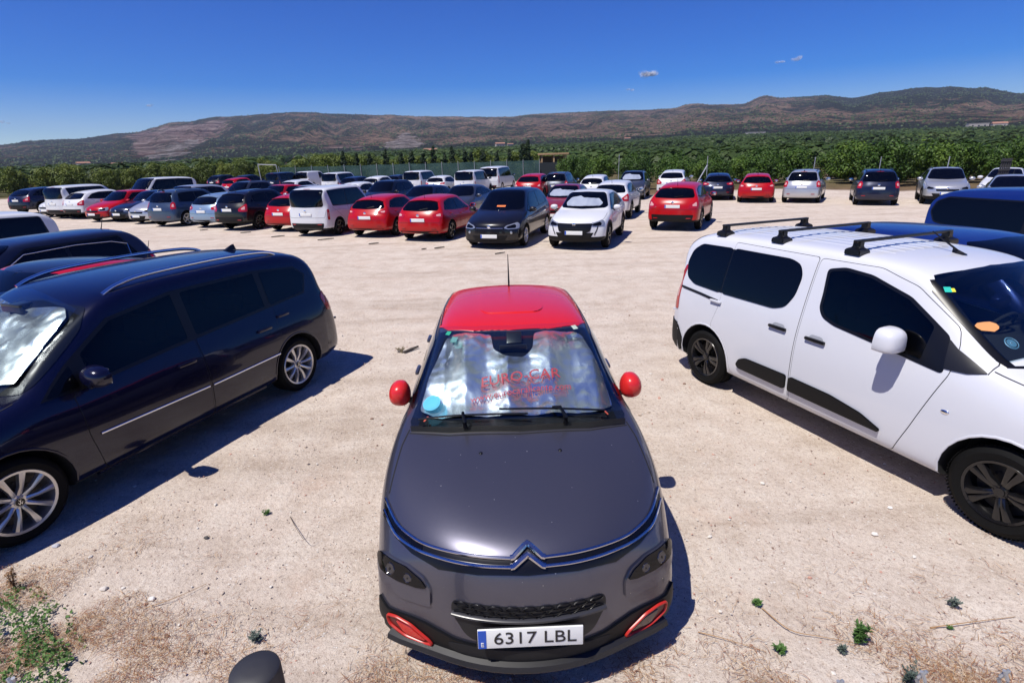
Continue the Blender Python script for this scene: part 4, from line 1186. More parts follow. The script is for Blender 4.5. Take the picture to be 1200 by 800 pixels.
    for sx in (1, -1):
        d = Vector((-sx*.45, -.9, 0))
        q = [(.745, .27, .330), (.70, .22, .342), (.62, .18, .325), (.52, .14, .262), (.505, .13, .235), (.56, .15, .222), (.66, .2, .232), (.735, .27, .275)]
        pts = [V(sx*a, b, c) for a, b, c in q]
        rg = patch('fog_lamp_recess', S, pts, d, .020, mat('fog_red', (.10, .006, .006), .3), root, .02, .025)
        bm = bmesh.new(); ribbon(bm, S, round_ring(pts, d, .02), d, .014, .012, .018, .02)
        bm_obj('fog_lamp_ring', bm, mat('coral_red_plastic', (.40, .018, .010), .35), rg)
        q2 = [(.70, .23, .318), (.62, .18, .305), (.54, .14, .255), (.58, .15, .240), (.66, .2, .255)]
        patch('fog_lamp_lens', S, [V(sx*a, b, c) for a, b, c in q2], d, .026, mat('fog_bright', (.60, .012, .010), .2, 0, 1) if sx > 0 else mat('fog_dark', (.05, .004, .004), .15, 0, .5), rg, .015, .03)
    # number plate
    loc, n = S.cast(V(0, 0, .413), F)
    bm = bmesh.new(); add_box(bm, (0, 0, 0), (.52, .012, .112), None, .004)
    pt = bm_obj('number_plate', bm, M_PLATE, root); pt.location = (0, loc.y+.028, .413); pt.rotation_euler = (R(3), 0, 0)
    bm = bmesh.new(); add_box(bm, (.238, .0065, 0), (.040, .002, .106)); bm_obj('plate_band', bm, M_PBLUE, pt)
    t = text_obj('plate_band_letter', 'E', .035, M_PLATE, pt); t.rotation_euler = (PI/2, 0, PI); t.location = (.238, .0085, -.030)
    bm = bmesh.new(); add_box(bm, (0, .0, 0), (.535, .006, .126), None, .003); fr = bm_obj('plate_frame', bm, M_TRIM, pt); fr.location = (0, -.006, 0)
    t = text_obj('plate_characters', '6317 LBL', .098, M_INK, pt)
    k = max(abs(v.co.x) for v in t.data.vertices); kz = max(abs(v.co.y) for v in t.data.vertices)
    for v in t.data.vertices: v.co.x *= .205/k; v.co.y *= .039/kz
    t.rotation_euler = (PI/2, 0, PI); t.location = (-.022, .0075, 0)
    # side glass, doors, mirrors
    dlo = [(1.35, 1.03), (1.86, 1.345), (2.5, 1.37), (3.2, 1.34), (3.45, 1.25), (3.40, 1.08), (2.4, 1.05)]
    for sx in (1, -1):
        side_obj(root, P, S, 'window_surround', inset(dlo, -.03), sx, .003, M_TRIM, .05)
        fd = [(1.38, .99), (1.33, .6), (1.42, .26), (2.42, .26), (2.45, .7), (2.47, 1.03), (2.0, 1.01)]
        f_ = door(root, P, S, fd, sx, M_C3)
        rd = [(2.49, 1.03), (2.46, .7), (2.44, .26), (2.92, .26)] + [(2.95, .42), (3.05, .60), (3.2, .78), (3.3, 1.05)]
        r_ = door(root, P, S, rd, sx, M_C3)
        for a, b, par in ((1.2, 2.42, f_), (2.46, 3.6, r_)):
            side_obj(root, P, S, 'side_window', inset(clip(dlo, a, b), .01), sx, .009, M_GLASS, .03, .05, par)
        for s_, par in ((2.30, f_), (3.15, r_)):
            loc, n = S.cast(Vector((sx*3, y(s_), .92)), Vector((-sx, 0, 0)))
            bm = bmesh.new(); add_box(bm, (0, 0, 0), (.03, .18, .03), None, .012); h = bm_obj('door_handle', bm, M_C3, par); h.location = loc + n*.018
        side_obj(root, P, S, 'side_bump_panel', [(1.5, .45), (1.5, .62), (3.0-.1, .62), (2.9, .45)], sx, .02, M_PLAST, .05)
    for sx in (1, -1):
        mo = make_mirror(P, root, M_CRED, sx, .78, 1.56, 1.045, .745)
        for v in mo.data.vertices: v.co = Vector((v.co.x*.86*(1 - .9*v.co.z*(1 if v.co.z > 0 else .3)*3), v.co.y*1.6, v.co.z*1.5))
    for yy in (L/2-P['fo'], L/2-P['fo']-P['wh']):
        for sx in (1, -1): make_wheel(P, 'seven', root, sx*(hw-.125), yy, sx, M_DALLOY)
    rwp = sym([(0, 3.7, 1.04), (.60, 3.7, 1.06), (.52, 3.5, 1.30), (0, 3.5, 1.33)])
    patch('rear_window', S, [V(*p) for p in rwp], Vector((0, 1, 0)), .005, M_GLASS, root, .05)
    for sx in (1, -1):
        patch('tail_light', S, [V(sx*a, 3.8, c) for a, c in ((.52, .78), (.50, .93), (.78, .97), (.80, .80))], Vector((-sx*.5, .8, 0)), .008, M_TAIL, root, .03, .04)
    plate(S, P, root, False, .68)
    put(root, Vector((.05, 2.06, 0)), -1.2, 'front', L)
    return root
def round_ring(pts, d, r):
    d, u, v = frame(d)
    c = sum(pts, Vector())/len(pts)
    q = round_poly([Vector((p.dot(u), p.dot(v))) for p in pts], r, 4)
    k = c.dot(d)
    out = [u*p.x + v*p.y + d*k for p in q]
    return out + [out[0]]

# ------------------------------------------------------------------ white van with roof bars
def build_white_van():
    P = BEP; L = P['L']; hw = P['W']/2
    root, S, P = make_car('passenger_van', dict(P, pockets=[(side_pts(P, BE_G, 1), (-1, 0, 0), .3, 2.3, .03)] + [([(a*.97, L/2-b-.01, c) for a, b, c in BE_WS], (0, -.5, -.86), .35, .34, 0)], dlo=[(3.0, 1.2), (3.0, 1.25), (3.05, 1.25), (3.05, 1.2)], no_band=1, cuts=[9], handles=[], wheel='double', treads=1, arch=1.17,
              ws=[(.73, 1.165), (.735, 1.20), (.70, 1.58), (.66, 1.655), (.35, 1.70), (0, 1.715)], msc=1.35, ms=1.76, mz=1.20, lipw=.02, rbump=(.30, .62), pf=1, ant=9, tl=[(.925*.925, .80), (.93*.925, 1.35), (.955*.925, 1.35), (.985*.925, .80)], tld=.9, rimf=.66),
              dict(paint=M_BEW, low=M_PLAST, rim=M_DALLOY, arch=M_BEW, windshield=False))
    patch('windscreen_surround', S, [Vector((x, 3, z)) for x, z in P['ws']] + [Vector((-x, 3, z)) for x, z in P['ws'][::-1] if x > 0] + [Vector((0, 3, 1.175))], Vector((0, -1, 0)), .005, M_TRIM, root, 0, .05, hole=([Vector((a*.965, 3, c)) for a, b, c in BE_WS], 0))
    patch('windscreen', S, [Vector((a*.985, L/2-b, c)) for a, b, c in BE_WS], D45, .010, M_WSG, root, 0, .05, thick=False)
    for x in (.36, -.36): seat(root, x, L/2-2.42, .90, 1.56)
    steering(root, -.36, L/2-1.78, 1.12)
    for c in list(kids(root)):
        if c.name.split('.')[0] in ('panel_gap', 'antenna', 'side_window', 'wing_mirror', 'door_crease'): purge(c)
    tag(root, 'white passenger van with three black roof bars and black wheels, right of the red-roofed hatchback', 'van')
    y = lambda s: L/2 - s
    DOWN = Vector((0, 0, -1))
    for sx in (1, -1):
        fd = [(2.715, 1.685), (2.70, 1.0), (2.68, .285), (1.66, .285), (1.56, .55), (1.40, 1.05), (1.415, 1.24), (1.47, 1.36), (1.83, 1.60), (2.15, 1.69)]
        f_ = door(root, P, S, fd, sx, M_BEW, 'front_door', .04, (BE_G, .03))
        ac = [(s, z) for s, z in arch_cut(P, 'r', 1.26, 178, 100, 5)]
        sd = [(2.74, 1.69), (2.725, 1.0), (2.705, .285), (3.44, .285)] + ac + [(3.77, 1.0), (3.79, 1.69)]
        s_ = door(root, P, S, sd, sx, M_BEW, 'sliding_door', .03)
        w1 = [(3.80, 1.63), (4.30, 1.615), (4.42, 1.53), (4.45, 1.38), (4.39, 1.22), (4.24, 1.155), (3.80, 1.14)]
        w2 = [(3.775, 1.14), (3.05, 1.145), (2.92, 1.19), (2.85, 1.32), (2.84, 1.50), (2.90, 1.60), (3.02, 1.635), (3.775, 1.63)]
        side_obj(root, P, S, 'window_surround', [(3.90, 1.615), (3.74, 1.62), (3.74, 1.145), (3.90, 1.15)], sx, .006, M_TRIM)
        side_obj(root, P, S, 'quarter_window', w1, sx, .008, M_GLASS, .05)
        side_obj(root, P, S, 'side_window', w2, sx, .012, M_GLASS, .05, .05, s_)
        w3 = [(2.60, 1.60), (2.565, 1.40), (2.555, 1.27), (2.50, 1.20), (2.38, 1.16), (1.9, 1.105), (1.45, 1.05), (1.50, 1.285), (1.85, 1.51), (2.20, 1.615), (2.45, 1.635)]
        patch('window_surround', S, side_pts(P, inset(w3, -.012), sx), Vector((-sx, 0, 0)), .009, M_TRIM, f_, .04, .05, hole=(side_pts(P, inset(BE_G, .004), sx), .03))
        w3g = clip(w3, 1.60, 3)
        patch('side_window', S, side_pts(P, BE_G, sx), Vector((-sx, 0, 0)), .006, M_SIDEG, f_, .03, .05, thick=False)
        side_obj(root, P, S, 'mirror_triangle', [(1.445, 1.075), (1.49, 1.28), (1.42, 1.23), (1.19, 1.118), (1.30, 1.085)], sx, .010, mat('satin_tri', (.006, .006, .008), .4), .01, .04)
        # handles
        for a, z, par in ((2.50, .985, f_), (2.93, .99, s_)):
            loc, n = S.cast(Vector((sx*3, y(a), z)), Vector((-sx, 0, 0)))
            patch('handle_bowl', S, side_pts(P, [(a-.09, z-.015), (a-.06, z+.035), (a+.06, z+.035), (a+.09, z-.015), (a, z-.035)], sx), Vector((-sx, 0, 0)), .006, mat('bowl', (.32, .33, .36), .35), par, .03, .03, 0)
            bm = bmesh.new(); add_box(bm, (0, 0, 0), (.03, .21, .032), None, .013); h = bm_obj('door_handle', bm, M_TRIM, par); h.location = loc + n*.022 + Vector((0, 0, -.008))
        # rub strips
        side_obj(root, P, S, 'rub_strip', [(3.38, .445), (3.34, .52), (3.26, .55), (2.73, .555), (2.73, .41), (3.34, .412)], sx, .028, M_PLAST, .03, .05, s_)
        side_obj(root, P, S, 'rub_strip', [(2.69, .555), (2.25, .545), (1.95, .50), (1.77, .43), (1.77, .405), (2.69, .41)], sx, .028, M_PLAST, .03, .05, f_)
        bm = bmesh.new(); ribbon(bm, S, side_pts(P, [(4.45, 1.09), (4.1, 1.07), (3.80, 1.045)], sx), Vector((-sx, 0, 0)), .030, .010, 0, .05)
        bm_obj('door_rail', bm, M_TRIM, root)
        side_obj(root, P, S, 'rear_corner_bumper', [(4.33, .30), (4.30, .45), (4.40, .62), (4.62, .66), (4.75, .66), (4.75, .30)], sx, .012, M_PLAST, .03)
        # repeater
        bm = bmesh.new(); bmesh.ops.create_uvsphere(bm, u_segments=12, v_segments=8, radius=1)
        for v in bm.verts: v.co = Vector((v.co.x*.008, v.co.y*.032, v.co.z*.018))
        loc, n = S.cast(Vector((sx*3, y(1.345), .775)), Vector((-sx, 0, 0))); o = bm_obj('side_repeater', bm, M_CHROME, root); o.location = loc
        # seam bonnet to wing, roof side channel
        bm = bmesh.new()
        ribbon(bm, S, [Vector((sx*a, y(s), 3)) for a, s in ((.80, 1.17), (.79, .9), (.74, .5))], DOWN, .009, .002, .001, .05)
        ribbon(bm, S, [Vector((sx*a, y(s), 3)) for a, s in ((.70, 1.20), (.75, 1.18), (.83, 1.19))], DOWN, .008, .002, .001, .03)
        bm_obj('bonnet_gap', bm, M_GAP, root)
        # mirror
    for sx in (1, -1):
        mo = make_mirror(P, root, M_BEW, sx, .90, 1.80, 1.19, .90, sqr=.48)
        for v in mo.data.vertices: v.co = Vector((v.co.x*1.15*(1 - 1.1*max(0, v.co.z)), v.co.y*1.5, (max(-.045, v.co.z) if v.co.z < 0 else v.co.z*1.7)*1.1))
        bm = bmesh.new(); add_box(bm, (-sx*.08, -.03, -.05), (.17, .10, .07), Matrix.Rotation(sx*.15, 3, 'Y'), .025)
        bm_obj('mirror_foot', bm, M_BEW, mo)
    # bonnet lip
    # roof ribs
    for x in (-.42, -.30, -.18, -.06, .06, .18, .30, .42):
        bm = bmesh.new()
        ribbon(bm, S, [Vector((x, y(s), 3)) for s in (2.25, 3.2, 4.25)], DOWN, .055, .003, -.0005, .10, taper=True)
        bm_obj('roof_rib', bm, M_BEW, root)
    # roof bars
    for s in (2.47, 3.29, 4.08):
        sub = []
        tops = []
        for sx in (1, -1):
            loc, n = S.cast(Vector((sx*.60, y(s), 3)), DOWN); tops.append(loc)
        zb = max(t.z for t in tops) + .105
        bm = bmesh.new()
        add_box(bm, (0, y(s), zb), (1.30, .042, .026), None, .008)
        bar = bm_obj('roof_bar', bm, mat('bar_black', (.007, .007, .008), .4), root)
        for sx, t in zip((1, -1), tops):
            bm = bmesh.new()
            prof = [((-.075, t.z-.010), (.075, t.z-.006)), ((-.070, t.z+.035), (.055, t.z+.035)), ((-.035, t.z+.055), (.030, t.z+.055)), ((-.030, zb), (.028, zb))]
            rg = []
            for (a, za), (b_, zb_) in prof:
                w_ = .075 if za < t.z+.04 else .035
                cx = sx*.60
                rg.append([bm.verts.new((cx + a*sx*-1, y(s)-w_, za)), bm.verts.new((cx + a*sx*-1, y(s)+w_, za)), bm.verts.new((cx + b_*sx*-1, y(s)+w_, zb_)), bm.verts.new((cx + b_*sx*-1, y(s)-w_, zb_))])
            for i in range(3):
                for k in range(4): bm.faces.new((rg[i][k], rg[i][(k+1) % 4], rg[i+1][(k+1) % 4], rg[i+1][k]))
            bm.faces.new(rg[0]); bm.faces.new(rg[-1]); bmesh.ops.recalc_face_normals(bm, faces=bm.faces[:])
            bmesh.ops.bevel(bm, geom=bm.edges[:], offset=.006, segments=2, affect='EDGES')
            bm_obj('bar_foot', bm, M_TRIM, bar)
    # antenna
    bm = bmesh.new(); rings = []
    for a, w_, h in ((-.02, .006, .004), (.0, .028, .010), (.05, .026, .030), (.085, .016, .045), (.10, .004, .046)):
        rings.append([bm.verts.new((q*w_, -.0+.05-a, h if q == 0 else 0)) for q in (-1, 0, 1)])
    for i in range(4):
        for k in range(2): bm.faces.new((rings[i][k], rings[i][k+1], rings[i+1][k+1], rings[i+1][k]))
    sweep(bm, [(0, -.02, .03), (0, -.24, .16)], [.009, .005], 8)
    loc, n = S.cast(Vector((-.02, y(2.02), 3)), DOWN); o = bm_obj('antenna', bm, M_TRIM, root); o.location = loc
    # things on the windscreen
    for x, s, w_, h, c, nm in ((.63, 1.68, .05, .05, (.02, .45, .35), 'inspection_sticker'), (.60, 1.66, .03, .035, (.75, .7, .05), 'inspection_sticker')):
        bm = bmesh.new(); add_box(bm, (0, 0, 0), (w_, h, .001)); loc, n = S.cast(Vector((x, y(s), 3)), DOWN)
        o = bm_obj(nm, bm, mat('st%.2f' % x, c, .5), root); o.location = loc + n*.010; o.rotation_euler = n.to_track_quat('Z', 'Y').to_euler()
    bm = bmesh.new(); lathe(bm, [(.05, .0), (.042, .001)], 28, 'Z'); lathe(bm, [(.034, .0), (.005, .001)], 28, 'Z')
    loc, n = S.cast(Vector((.55, y(1.24), 3)), DOWN); o = bm_obj('round_sticker', bm, mat('pale_blue_st', (.15, .3, .42), .5), root); o.location = loc + n*.009; o.rotation_euler = n.to_track_quat('Z', 'Y').to_euler()
    bm = bmesh.new(); random.seed(5)
    vs = [bm.verts.new((.07*math.cos(t)*(1+.3*random.random()), .035*math.sin(t)*(1+.4*random.random()), .0)) for t in [2*PI*k/11 for k in range(11)]]
    bm.faces.new(vs)
    loc, n = S.cast(Vector((.61, y(1.38), 3)), DOWN); o = bm_obj('dashboard_card', bm, mat('dry_leaf', (.62, .28, .10), .6), root, False); o.location = loc + n*.011; o.rotation_euler = n.to_track_quat('Z', 'Y').to_euler()
    put_wheels(root, P, (3.37, 3.17), (2.27, 6.0), 1)
    return root

# ------------------------------------------------------------------ navy people carrier at the left
def build_navy_mpv():
    P = SHP; L = P['L']; hw = P['W']/2
    root, S, P = make_car('people_carrier', dict(P, pockets=[(side_pts(P, g_, 1), (-1, 0, 0), .3, 2.4, .03) for g_ in (SH_G, SH_G2)], dlo=[(3.0, 1.3), (3.0, 1.32), (3.05, 1.32), (3.05, 1.3)], no_band=1, cuts=[9], handles=[], wheel='ten', rimf=.70, fin=1, ant=4.0, lipw=.02,
              msc=1.15, ms=1.62, mz=1.09, ws=[(.76, 1.06), (.77, 1.09), (.70, 1.42), (.62, 1.55), (0, 1.60)],
              tl=[(.74*.95, .84), (.78*.95, 1.05), (.93*.95, 1.09), (.985*.95, 1.03), (.99*.95, .84)]),
              dict(paint=M_SHN, rim=M_ALLOY, wglass=M_BAND))
    for c in list(kids(root)):
        if c.name.split('.')[0] in ('panel_gap', 'side_window', 'door_crease'): purge(c)
    tag(root, 'deep navy people carrier with silver ten-spoke wheels and chrome side moulding at the left', 'people carrier')
    y = lambda s: L/2 - s
    DOWN = Vector((0, 0, -1))
    V = lambda x, s, z: Vector((x, y(s), z))
    for sx in (1, -1):
        fd = [(1.50, .96), (1.50, .6), (1.56, .27), (2.62, .27), (2.635, .7), (2.63, 1.07), (2.0, 1.01)]
        f_ = door(root, P, S, fd, sx, M_SHN, 'front_door', .05, (SH_G, .03))
        ac = arch_cut(P, 'r', 1.24, 172, 120, 4)
        rd = [(2.655, 1.07), (2.66, .7), (2.645, .27), (3.42, .27)] + ac + [(3.66, .9), (3.68, 1.12)]
        r_ = door(root, P, S, rd, sx, M_SHN, 'sliding_door', .03, (SH_G2, .03))
        dlo = SH_DLO
        for lo_, hi_, ho_ in ((1.0, 1.62, None), (1.62, 2.63, SH_G), (2.63, 3.63, SH_G2), (3.63, 5, None)):
            patch('window_surround', S, side_pts(P, clip(inset(dlo, -.012), lo_, hi_), sx), Vector((-sx, 0, 0)), .006, M_TRIM, root, 0, .05, hole=(side_pts(P, inset(ho_, .004), sx), .03) if ho_ else None)
        side_obj(root, P, S, 'quarter_window', inset(clip(dlo, 1.2, 1.58), .012), sx, .010, M_GLASS, .02)
        patch('side_window', S, side_pts(P, SH_G, sx), Vector((-sx, 0, 0)), .004, M_SIDEG, f_, .03, .05, thick=False)
        patch('side_window', S, side_pts(P, SH_G2, sx), Vector((-sx, 0, 0)), .004, M_SIDEG, r_, .03, .05, thick=False)
        side_obj(root, P, S, 'quarter_window', inset(clip(dlo, 3.65, 4.5), .012), sx, .010, M_GLASS, .03)
        for a, b, par in ((1.57, 2.615, f_), (2.66, 3.57, r_)):
            bm = bmesh.new(); ribbon(bm, S, side_pts(P, [(a, .592), (b, .575)] if a < 2 else [(a, .573), (b, .583)], sx), Vector((-sx, 0, 0)), .024, .014, .003, .05)
            bm_obj('side_moulding', bm, M_HCHR, par)
        for a, z, par in ((2.46, .865, f_), (3.45, .90, r_)):
            loc, n = S.cast(Vector((sx*3, y(a), z)), Vector((-sx, 0, 0)))
            bm = bmesh.new(); add_box(bm, (0, 0, 0), (.03, .19, .032), None, .013); h = bm_obj('door_handle', bm, M_SHN, par); h.location = loc + n*.02
        # roof rails, silver
        bm = bmesh.new(); L_ = []
        for k, s in enumerate((2.08, 2.22, 2.5, 3.2, 3.75, 3.98, 4.08)):
            loc, n = S.cast(V(sx*.60, s, 3), DOWN); L_.append(loc + Vector((0, 0, (0, .03, .05, .055, .05, .03, 0)[k])))
        sweep(bm, smooth_line(L_, 6), .016, 10, flat=1.2)
        bm_obj('roof_rail', bm, M_HCHR, root)
        bm = bmesh.new(); ribbon(bm, S, side_pts(P, [(1.5, .25), (3.35, .25)], sx), Vector((-sx, 0, 0)), .05, .02, 0, .06); bm_obj('sill_trim', bm, M_SHN, root)
        # bonnet gap
        bm = bmesh.new(); ribbon(bm, S, [V(sx*.80, 1.15, 3), V(sx*.80, .8, 3), V(sx*.74, .35, 3)], DOWN, .009, .002, .001, .05); bm_obj('bonnet_gap', bm, M_GAP, root)
    for x in (.40, -.40): seat(root, x, L/2-2.48, .82, 1.46); seat(root, x, L/2-3.42, .88, 1.44)
    steering(root, -.38, L/2-1.86, 1.06)
    def pl(u, v):
        return .022*noise.noise(Vector((u*3.2, v*3.5, 9))) + .012*abs(noise.noise(Vector((u*8, v*7, 2)))) + .012
    D45 = Vector((0, -.5, -.86))
    sh = [(.0, 1.14, 1.09), (.50, 1.18, 1.08), (.66, 1.27, 1.09), (.62, 1.55, 1.27), (.585, 1.80, 1.44), (.40, 1.87, 1.53), (.15, 1.80, 1.53), (0, 1.70, 1.47), (-.15, 1.80, 1.53), (-.50, 1.86, 1.50), (-.585, 1.80, 1.44), (-.62, 1.55, 1.27), (-.68, 1.27, 1.09), (-.50, 1.18, 1.08)]
    shd = patch('sunshade', S, [V(*p) for p in sh], D45, .012, M_FOIL, root, .02, .02, .0, pl)
    bm = bmesh.new(); add_box(bm, (0, 0, 0), (.26, .03, .07), None, .012); add_box(bm, (0, -.06, .02), (.12, .12, .02), None, .008)
    loc, n = S.cast(V(0, 1.74, 3), DOWN); o = bm_obj('inner_mirror', bm, mat('pod_black', (.01, .011, .013), .3), root); o.location = loc + n*.052
    g = [(0, 1.04, 1.065), (.72, 1.14, 1.06), (.70, 1.42, 1.20), (.635, 1.86, 1.50), (0, 1.93, 1.60)]
    g = g + [(-a, b, c) for a, b, c in g[::-1] if a]
    patch('windscreen_glass', S, [V(*p) for p in g], D45, .075, M_CLEAR, root, 0, .05, thick=False)
    # hub emblems
    for w_ in [c for c in kids(root) if c.name.startswith('wheel')]:
        e = bmesh.new(); lathe(e, [(.028, .0), (.030, .002), (.026, .003), (.001, .003)], 20, 'X')
        hb = bm_obj('hub_badge', e, M_TRIM, w_); hb.location = (P.get('tw', .2)*.5-.013, 0, 0)
        for ch, dz in (('V', .011), ('W', -.010)):
            t = text_obj('badge_letter', ch, .030, M_CHROME, hb); t.rotation_euler = (PI/2, 0, PI/2); t.location = (.004, 0, dz)
    put_wheels(root, P, (-3.65, 3.39), (-2.58, 6.13), -1)
    return root
small_car = build_small_car(); white_van = build_white_van(); navy_mpv = build_navy_mpv()

# ------------------------------------------------------------------ the next cars left and right
def at_local(root, lx, ly, wx, wy, head):
    """heading vector of the nose; local point (lx, ly) stands at world (wx, wy)"""
    hx, hy = head
    l = math.hypot(hx, hy); hx /= l; hy /= l
    rx, ry = hy, -hx
    root.location = (wx - rx*lx - hx*ly, wy - ry*lx - hy*ly, 0)
    root.rotation_euler = (0, 0, math.atan2(-hx, hy))
HL = (-.364, -.931); HR = (.363, -.932)
r, S_, P_ = make_car('hatchback', dict(HATCH, L=4.2, H=1.60, wb=.80, wr=.62, sh=1.85, sr=3.5, wheel='five'), dict(paint=P_RED, rim=M_ALLOY))
rp = [(0, 1.87), (.34, 1.90), (.42, 1.98), (.45, 2.8), (.43, 3.40), (0, 3.5)]
rp = rp + [(-a, b) for a, b in rp[::-1] if a]
patch('roof_panel', S_, [Vector((a, 2.1-b, 3)) for a, b in rp], Vector((0, 0, -1)), .006, P_BLACK, r, .0, .06)
tag(r, 'red hatchback with black roof, mostly hidden behind the deep navy people carrier', 'hatchback')
at_local(r, -.56, 4.2/2-1.90, -5.12, 5.98, HL)
r, S_, P_ = make_car('estate_car', dict(MPV, L=4.6, H=1.58, W=1.82, zt=1.0, zf=.76, zc=.98, b0=.92, b1=1.0, wb=.80, sr=4.05, st=4.40, wh=2.7, fin=0, ant=3.9, rearw=.92), dict(paint=P_NAVY, rim=M_ALLOY))
tag(r, 'dark blue estate car with chrome window line at the left edge beyond the black-roofed hatchback', 'estate car')
bm = bmesh.new()
for sx in (1, -1): ribbon(bm, S_, side_pts(P_, [(1.6, 1.02), (2.2, 1.365), (3.0, 1.40), (3.6, 1.375), (3.86, 1.30), (3.84, 1.10), (2.8, 1.0)], sx), Vector((-sx, 0, 0)), .012, .008, .006, .04)
bm_obj('window_moulding', bm, M_HCHR, r)
at_local(r, -.85, 4.6/2-4.45, -6.85, 10.75, HL)
r, S_, P_ = make_car('passenger_van', dict(VB, L=4.6), dict(paint=P_WHITE, rim=M_ALLOY, low=M_PLAST, mirror=M_TRIM))
tag(r, 'white van at the far left edge with blacked-out glass beyond the dark blue estate car', 'van')
at_local(r, -.68, 4.6/2-4.3, -10.63, 12.98, HL)
r, S_, P_ = make_car('passenger_van', dict(VB, L=4.6, H=1.85, cuts=[2.5], dlo=[(1.30, 1.07), (1.85, 1.62), (3.9, 1.64), (4.10, 1.55), (4.16, 1.36), (4.05, 1.16), (3.8, 1.11)]), dict(paint=P_BLUE, rim=M_ALLOY, low=P_BLUE, mirror=P_BLUE))
tag(r, 'bright blue van at the right edge, farther of the two blue vehicles', 'van')
at_local(r, .85, 4.6/2-4.55, 8.63, 11.76, HR)
r, S_, P_ = make_car('estate_car', dict(MPV, L=4.7, H=1.64, W=1.84, zt=1.05, zf=.80, zc=1.0, b0=.98, b1=1.05, wb=.82, wr=.64, sr=4.1, st=4.5, wh=2.7, rails=0, sh=1.95, ant=9), dict(paint=P_BLUE, rim=M_ALLOY, rail=M_TRIM))
tag(r, 'dark blue low estate car immediately beyond the white van with roof bars', 'estate car')
at_local(r, .55, 4.7/2-4.05, 4.62, 8.05, HR)
# ------------------------------------------------------------------ ground, fields and hills
def azel(px, py):
    d = ray(px, py); return math.atan2(d.x, d.y), d.z/math.hypot(d.x, d.y)
PROF = [(-700, 190), (-400, 186), (-200, 180), (0, 169.5), (40, 164), (85, 162.5), (150, 155), (210, 142.5), (260, 136), (350, 130.5), (400, 133), (450, 134), (500, 136), (595, 136.5), (630, 133), (655, 132), (690, 130.5), (725, 129),
        (757, 128.5), (790, 126), (810, 121), (840, 122), (870, 121.5), (895, 111.5), (920, 114), (940, 113), (965, 111), (1000, 114), (1040, 107), (1080, 102), (1110, 101.5), (1150, 102), (1200, 109), (1400, 100), (1700, 95), (2000, 110)]
PROF = [azel(*p) for p in PROF]
def skyline(a):
    if a <= PROF[0][0]: return PROF[0][1]
    if a >= PROF[-1][0]: return PROF[-1][1]
    for (a0, e0), (a1, e1) in zip(PROF[:-1], PROF[1:]):
        if a0 <= a <= a1: return lerp(e0, e1, sstep(0, 1, (a-a0)/(a1-a0)) if a1 > a0 else 0)
FOOT = [azel(*p) for p in ((-400, 215), (0, 203), (200, 192), (400, 180), (520, 174), (700, 167), (800, 160), (900, 156), (1000, 153), (1100, 151), (1200, 148), (1600, 140))]
def foot(a):
    if a <= FOOT[0][0]: return FOOT[0][1]
    if a >= FOOT[-1][0]: return FOOT[-1][1]
    for (a0, e0), (a1, e1) in zip(FOOT[:-1], FOOT[1:]):
        if a0 <= a <= a1: return lerp(e0, e1, (a-a0)/(a1-a0))
R0, R1, R2 = 120., 1100., 2700.
def land(x, y):
    """height of the land, rising through the orchards to the foot of the hills"""
    r = math.hypot(x, y)
    if y < 0 or r < R0: return 0.
    a = math.atan2(x, y)
    f = max(0., foot(a)) * sstep(-1.45, -.9, a) * (1-sstep(.95, 1.45, a))
    t = min(1, (r-R0)/(R1-R0))
    return (f*R1+CAMH) * t**1.3 + .6*noise.noise(Vector((x*.004, y*.004, 0)))*t*4
def fbm(v, o=6, g=.5):
    s, a = 0, 1
    for _ in range(o): s += a*noise.noise(v); v = v*2.03; a *= g
    return s
def rid(v, o=5):
    s, a = 0, 1
    for _ in range(o): s += a*(1-2*abs(noise.noise(v))); v = v*2.1; a *= .5
    return s
def hill(a, r):
    wd = sstep(-1.55, -.95, a) * (1-sstep(1.0, 1.55, a))
    h0 = max(0., foot(a))*R1*wd + CAMH
    t = (r-R1)/(R2-R1)
    x, y = math.sin(a)*r, math.cos(a)*r
    e = skyline(a)
    top = e*R2 + CAMH
    if t <= 1:
        t = max(0., t)
        fo_ = max(0., foot(a))
        rel = .55*rid(Vector((a*16 + .5*noise.noise(Vector((a*9, t*3, 1))), t*1.6, 3)), 5) + .30*fbm(Vector((a*40, t*5, 1)), 5) + .35*noise.noise(Vector((a*7, t*2.2, 8)))
        G = t**.62 * (.80 + .34*rel*math.sin(PI*min(1, t*.92+.06)) ) if t > 0 else 0.
        G = lerp(G, 1.0, sstep(.80, 1.0, t))
        cap = .86 + .14*sstep(.75, 1, t)
        if G > cap-.05: G = cap - .05 + .05*(1-math.exp(-(G-cap+.05)/.05))
        el = (fo_ + (e-fo_)*G)
        h = el*r*wd + CAMH
        h += 3.0*noise.noise(Vector((x*.02, y*.02, 7)))*sstep(.02, .2, t)
        return h
    t2 = (r-R2)/2200
    return (top*(1-.75*sstep(0, 1, t2)) + 2*noise.noise(Vector((x*.02, y*.02, 7))))*wd
# edge of the gravel (metres ahead at each x)
EDGE = [(-90, 40), (-60, 52), (-34, 62), (4, 63), (7, 50), (9, 37)] + [(p.x, p.y) for p in (at(900, 221), at(975, 222.5), at(1060, 224), at(1180, 222))]
EDGE = EDGE + [(40, EDGE[-1][1]-7), (80, 8)]
def lot_edge(x):
    if x <= EDGE[0][0]: return EDGE[0][1]
    if x >= EDGE[-1][0]: return EDGE[-1][1]
    for (a, b), (c, d) in zip(EDGE[:-1], EDGE[1:]):
        if a <= x <= c: return lerp(b, d, (x-a)/(c-a))

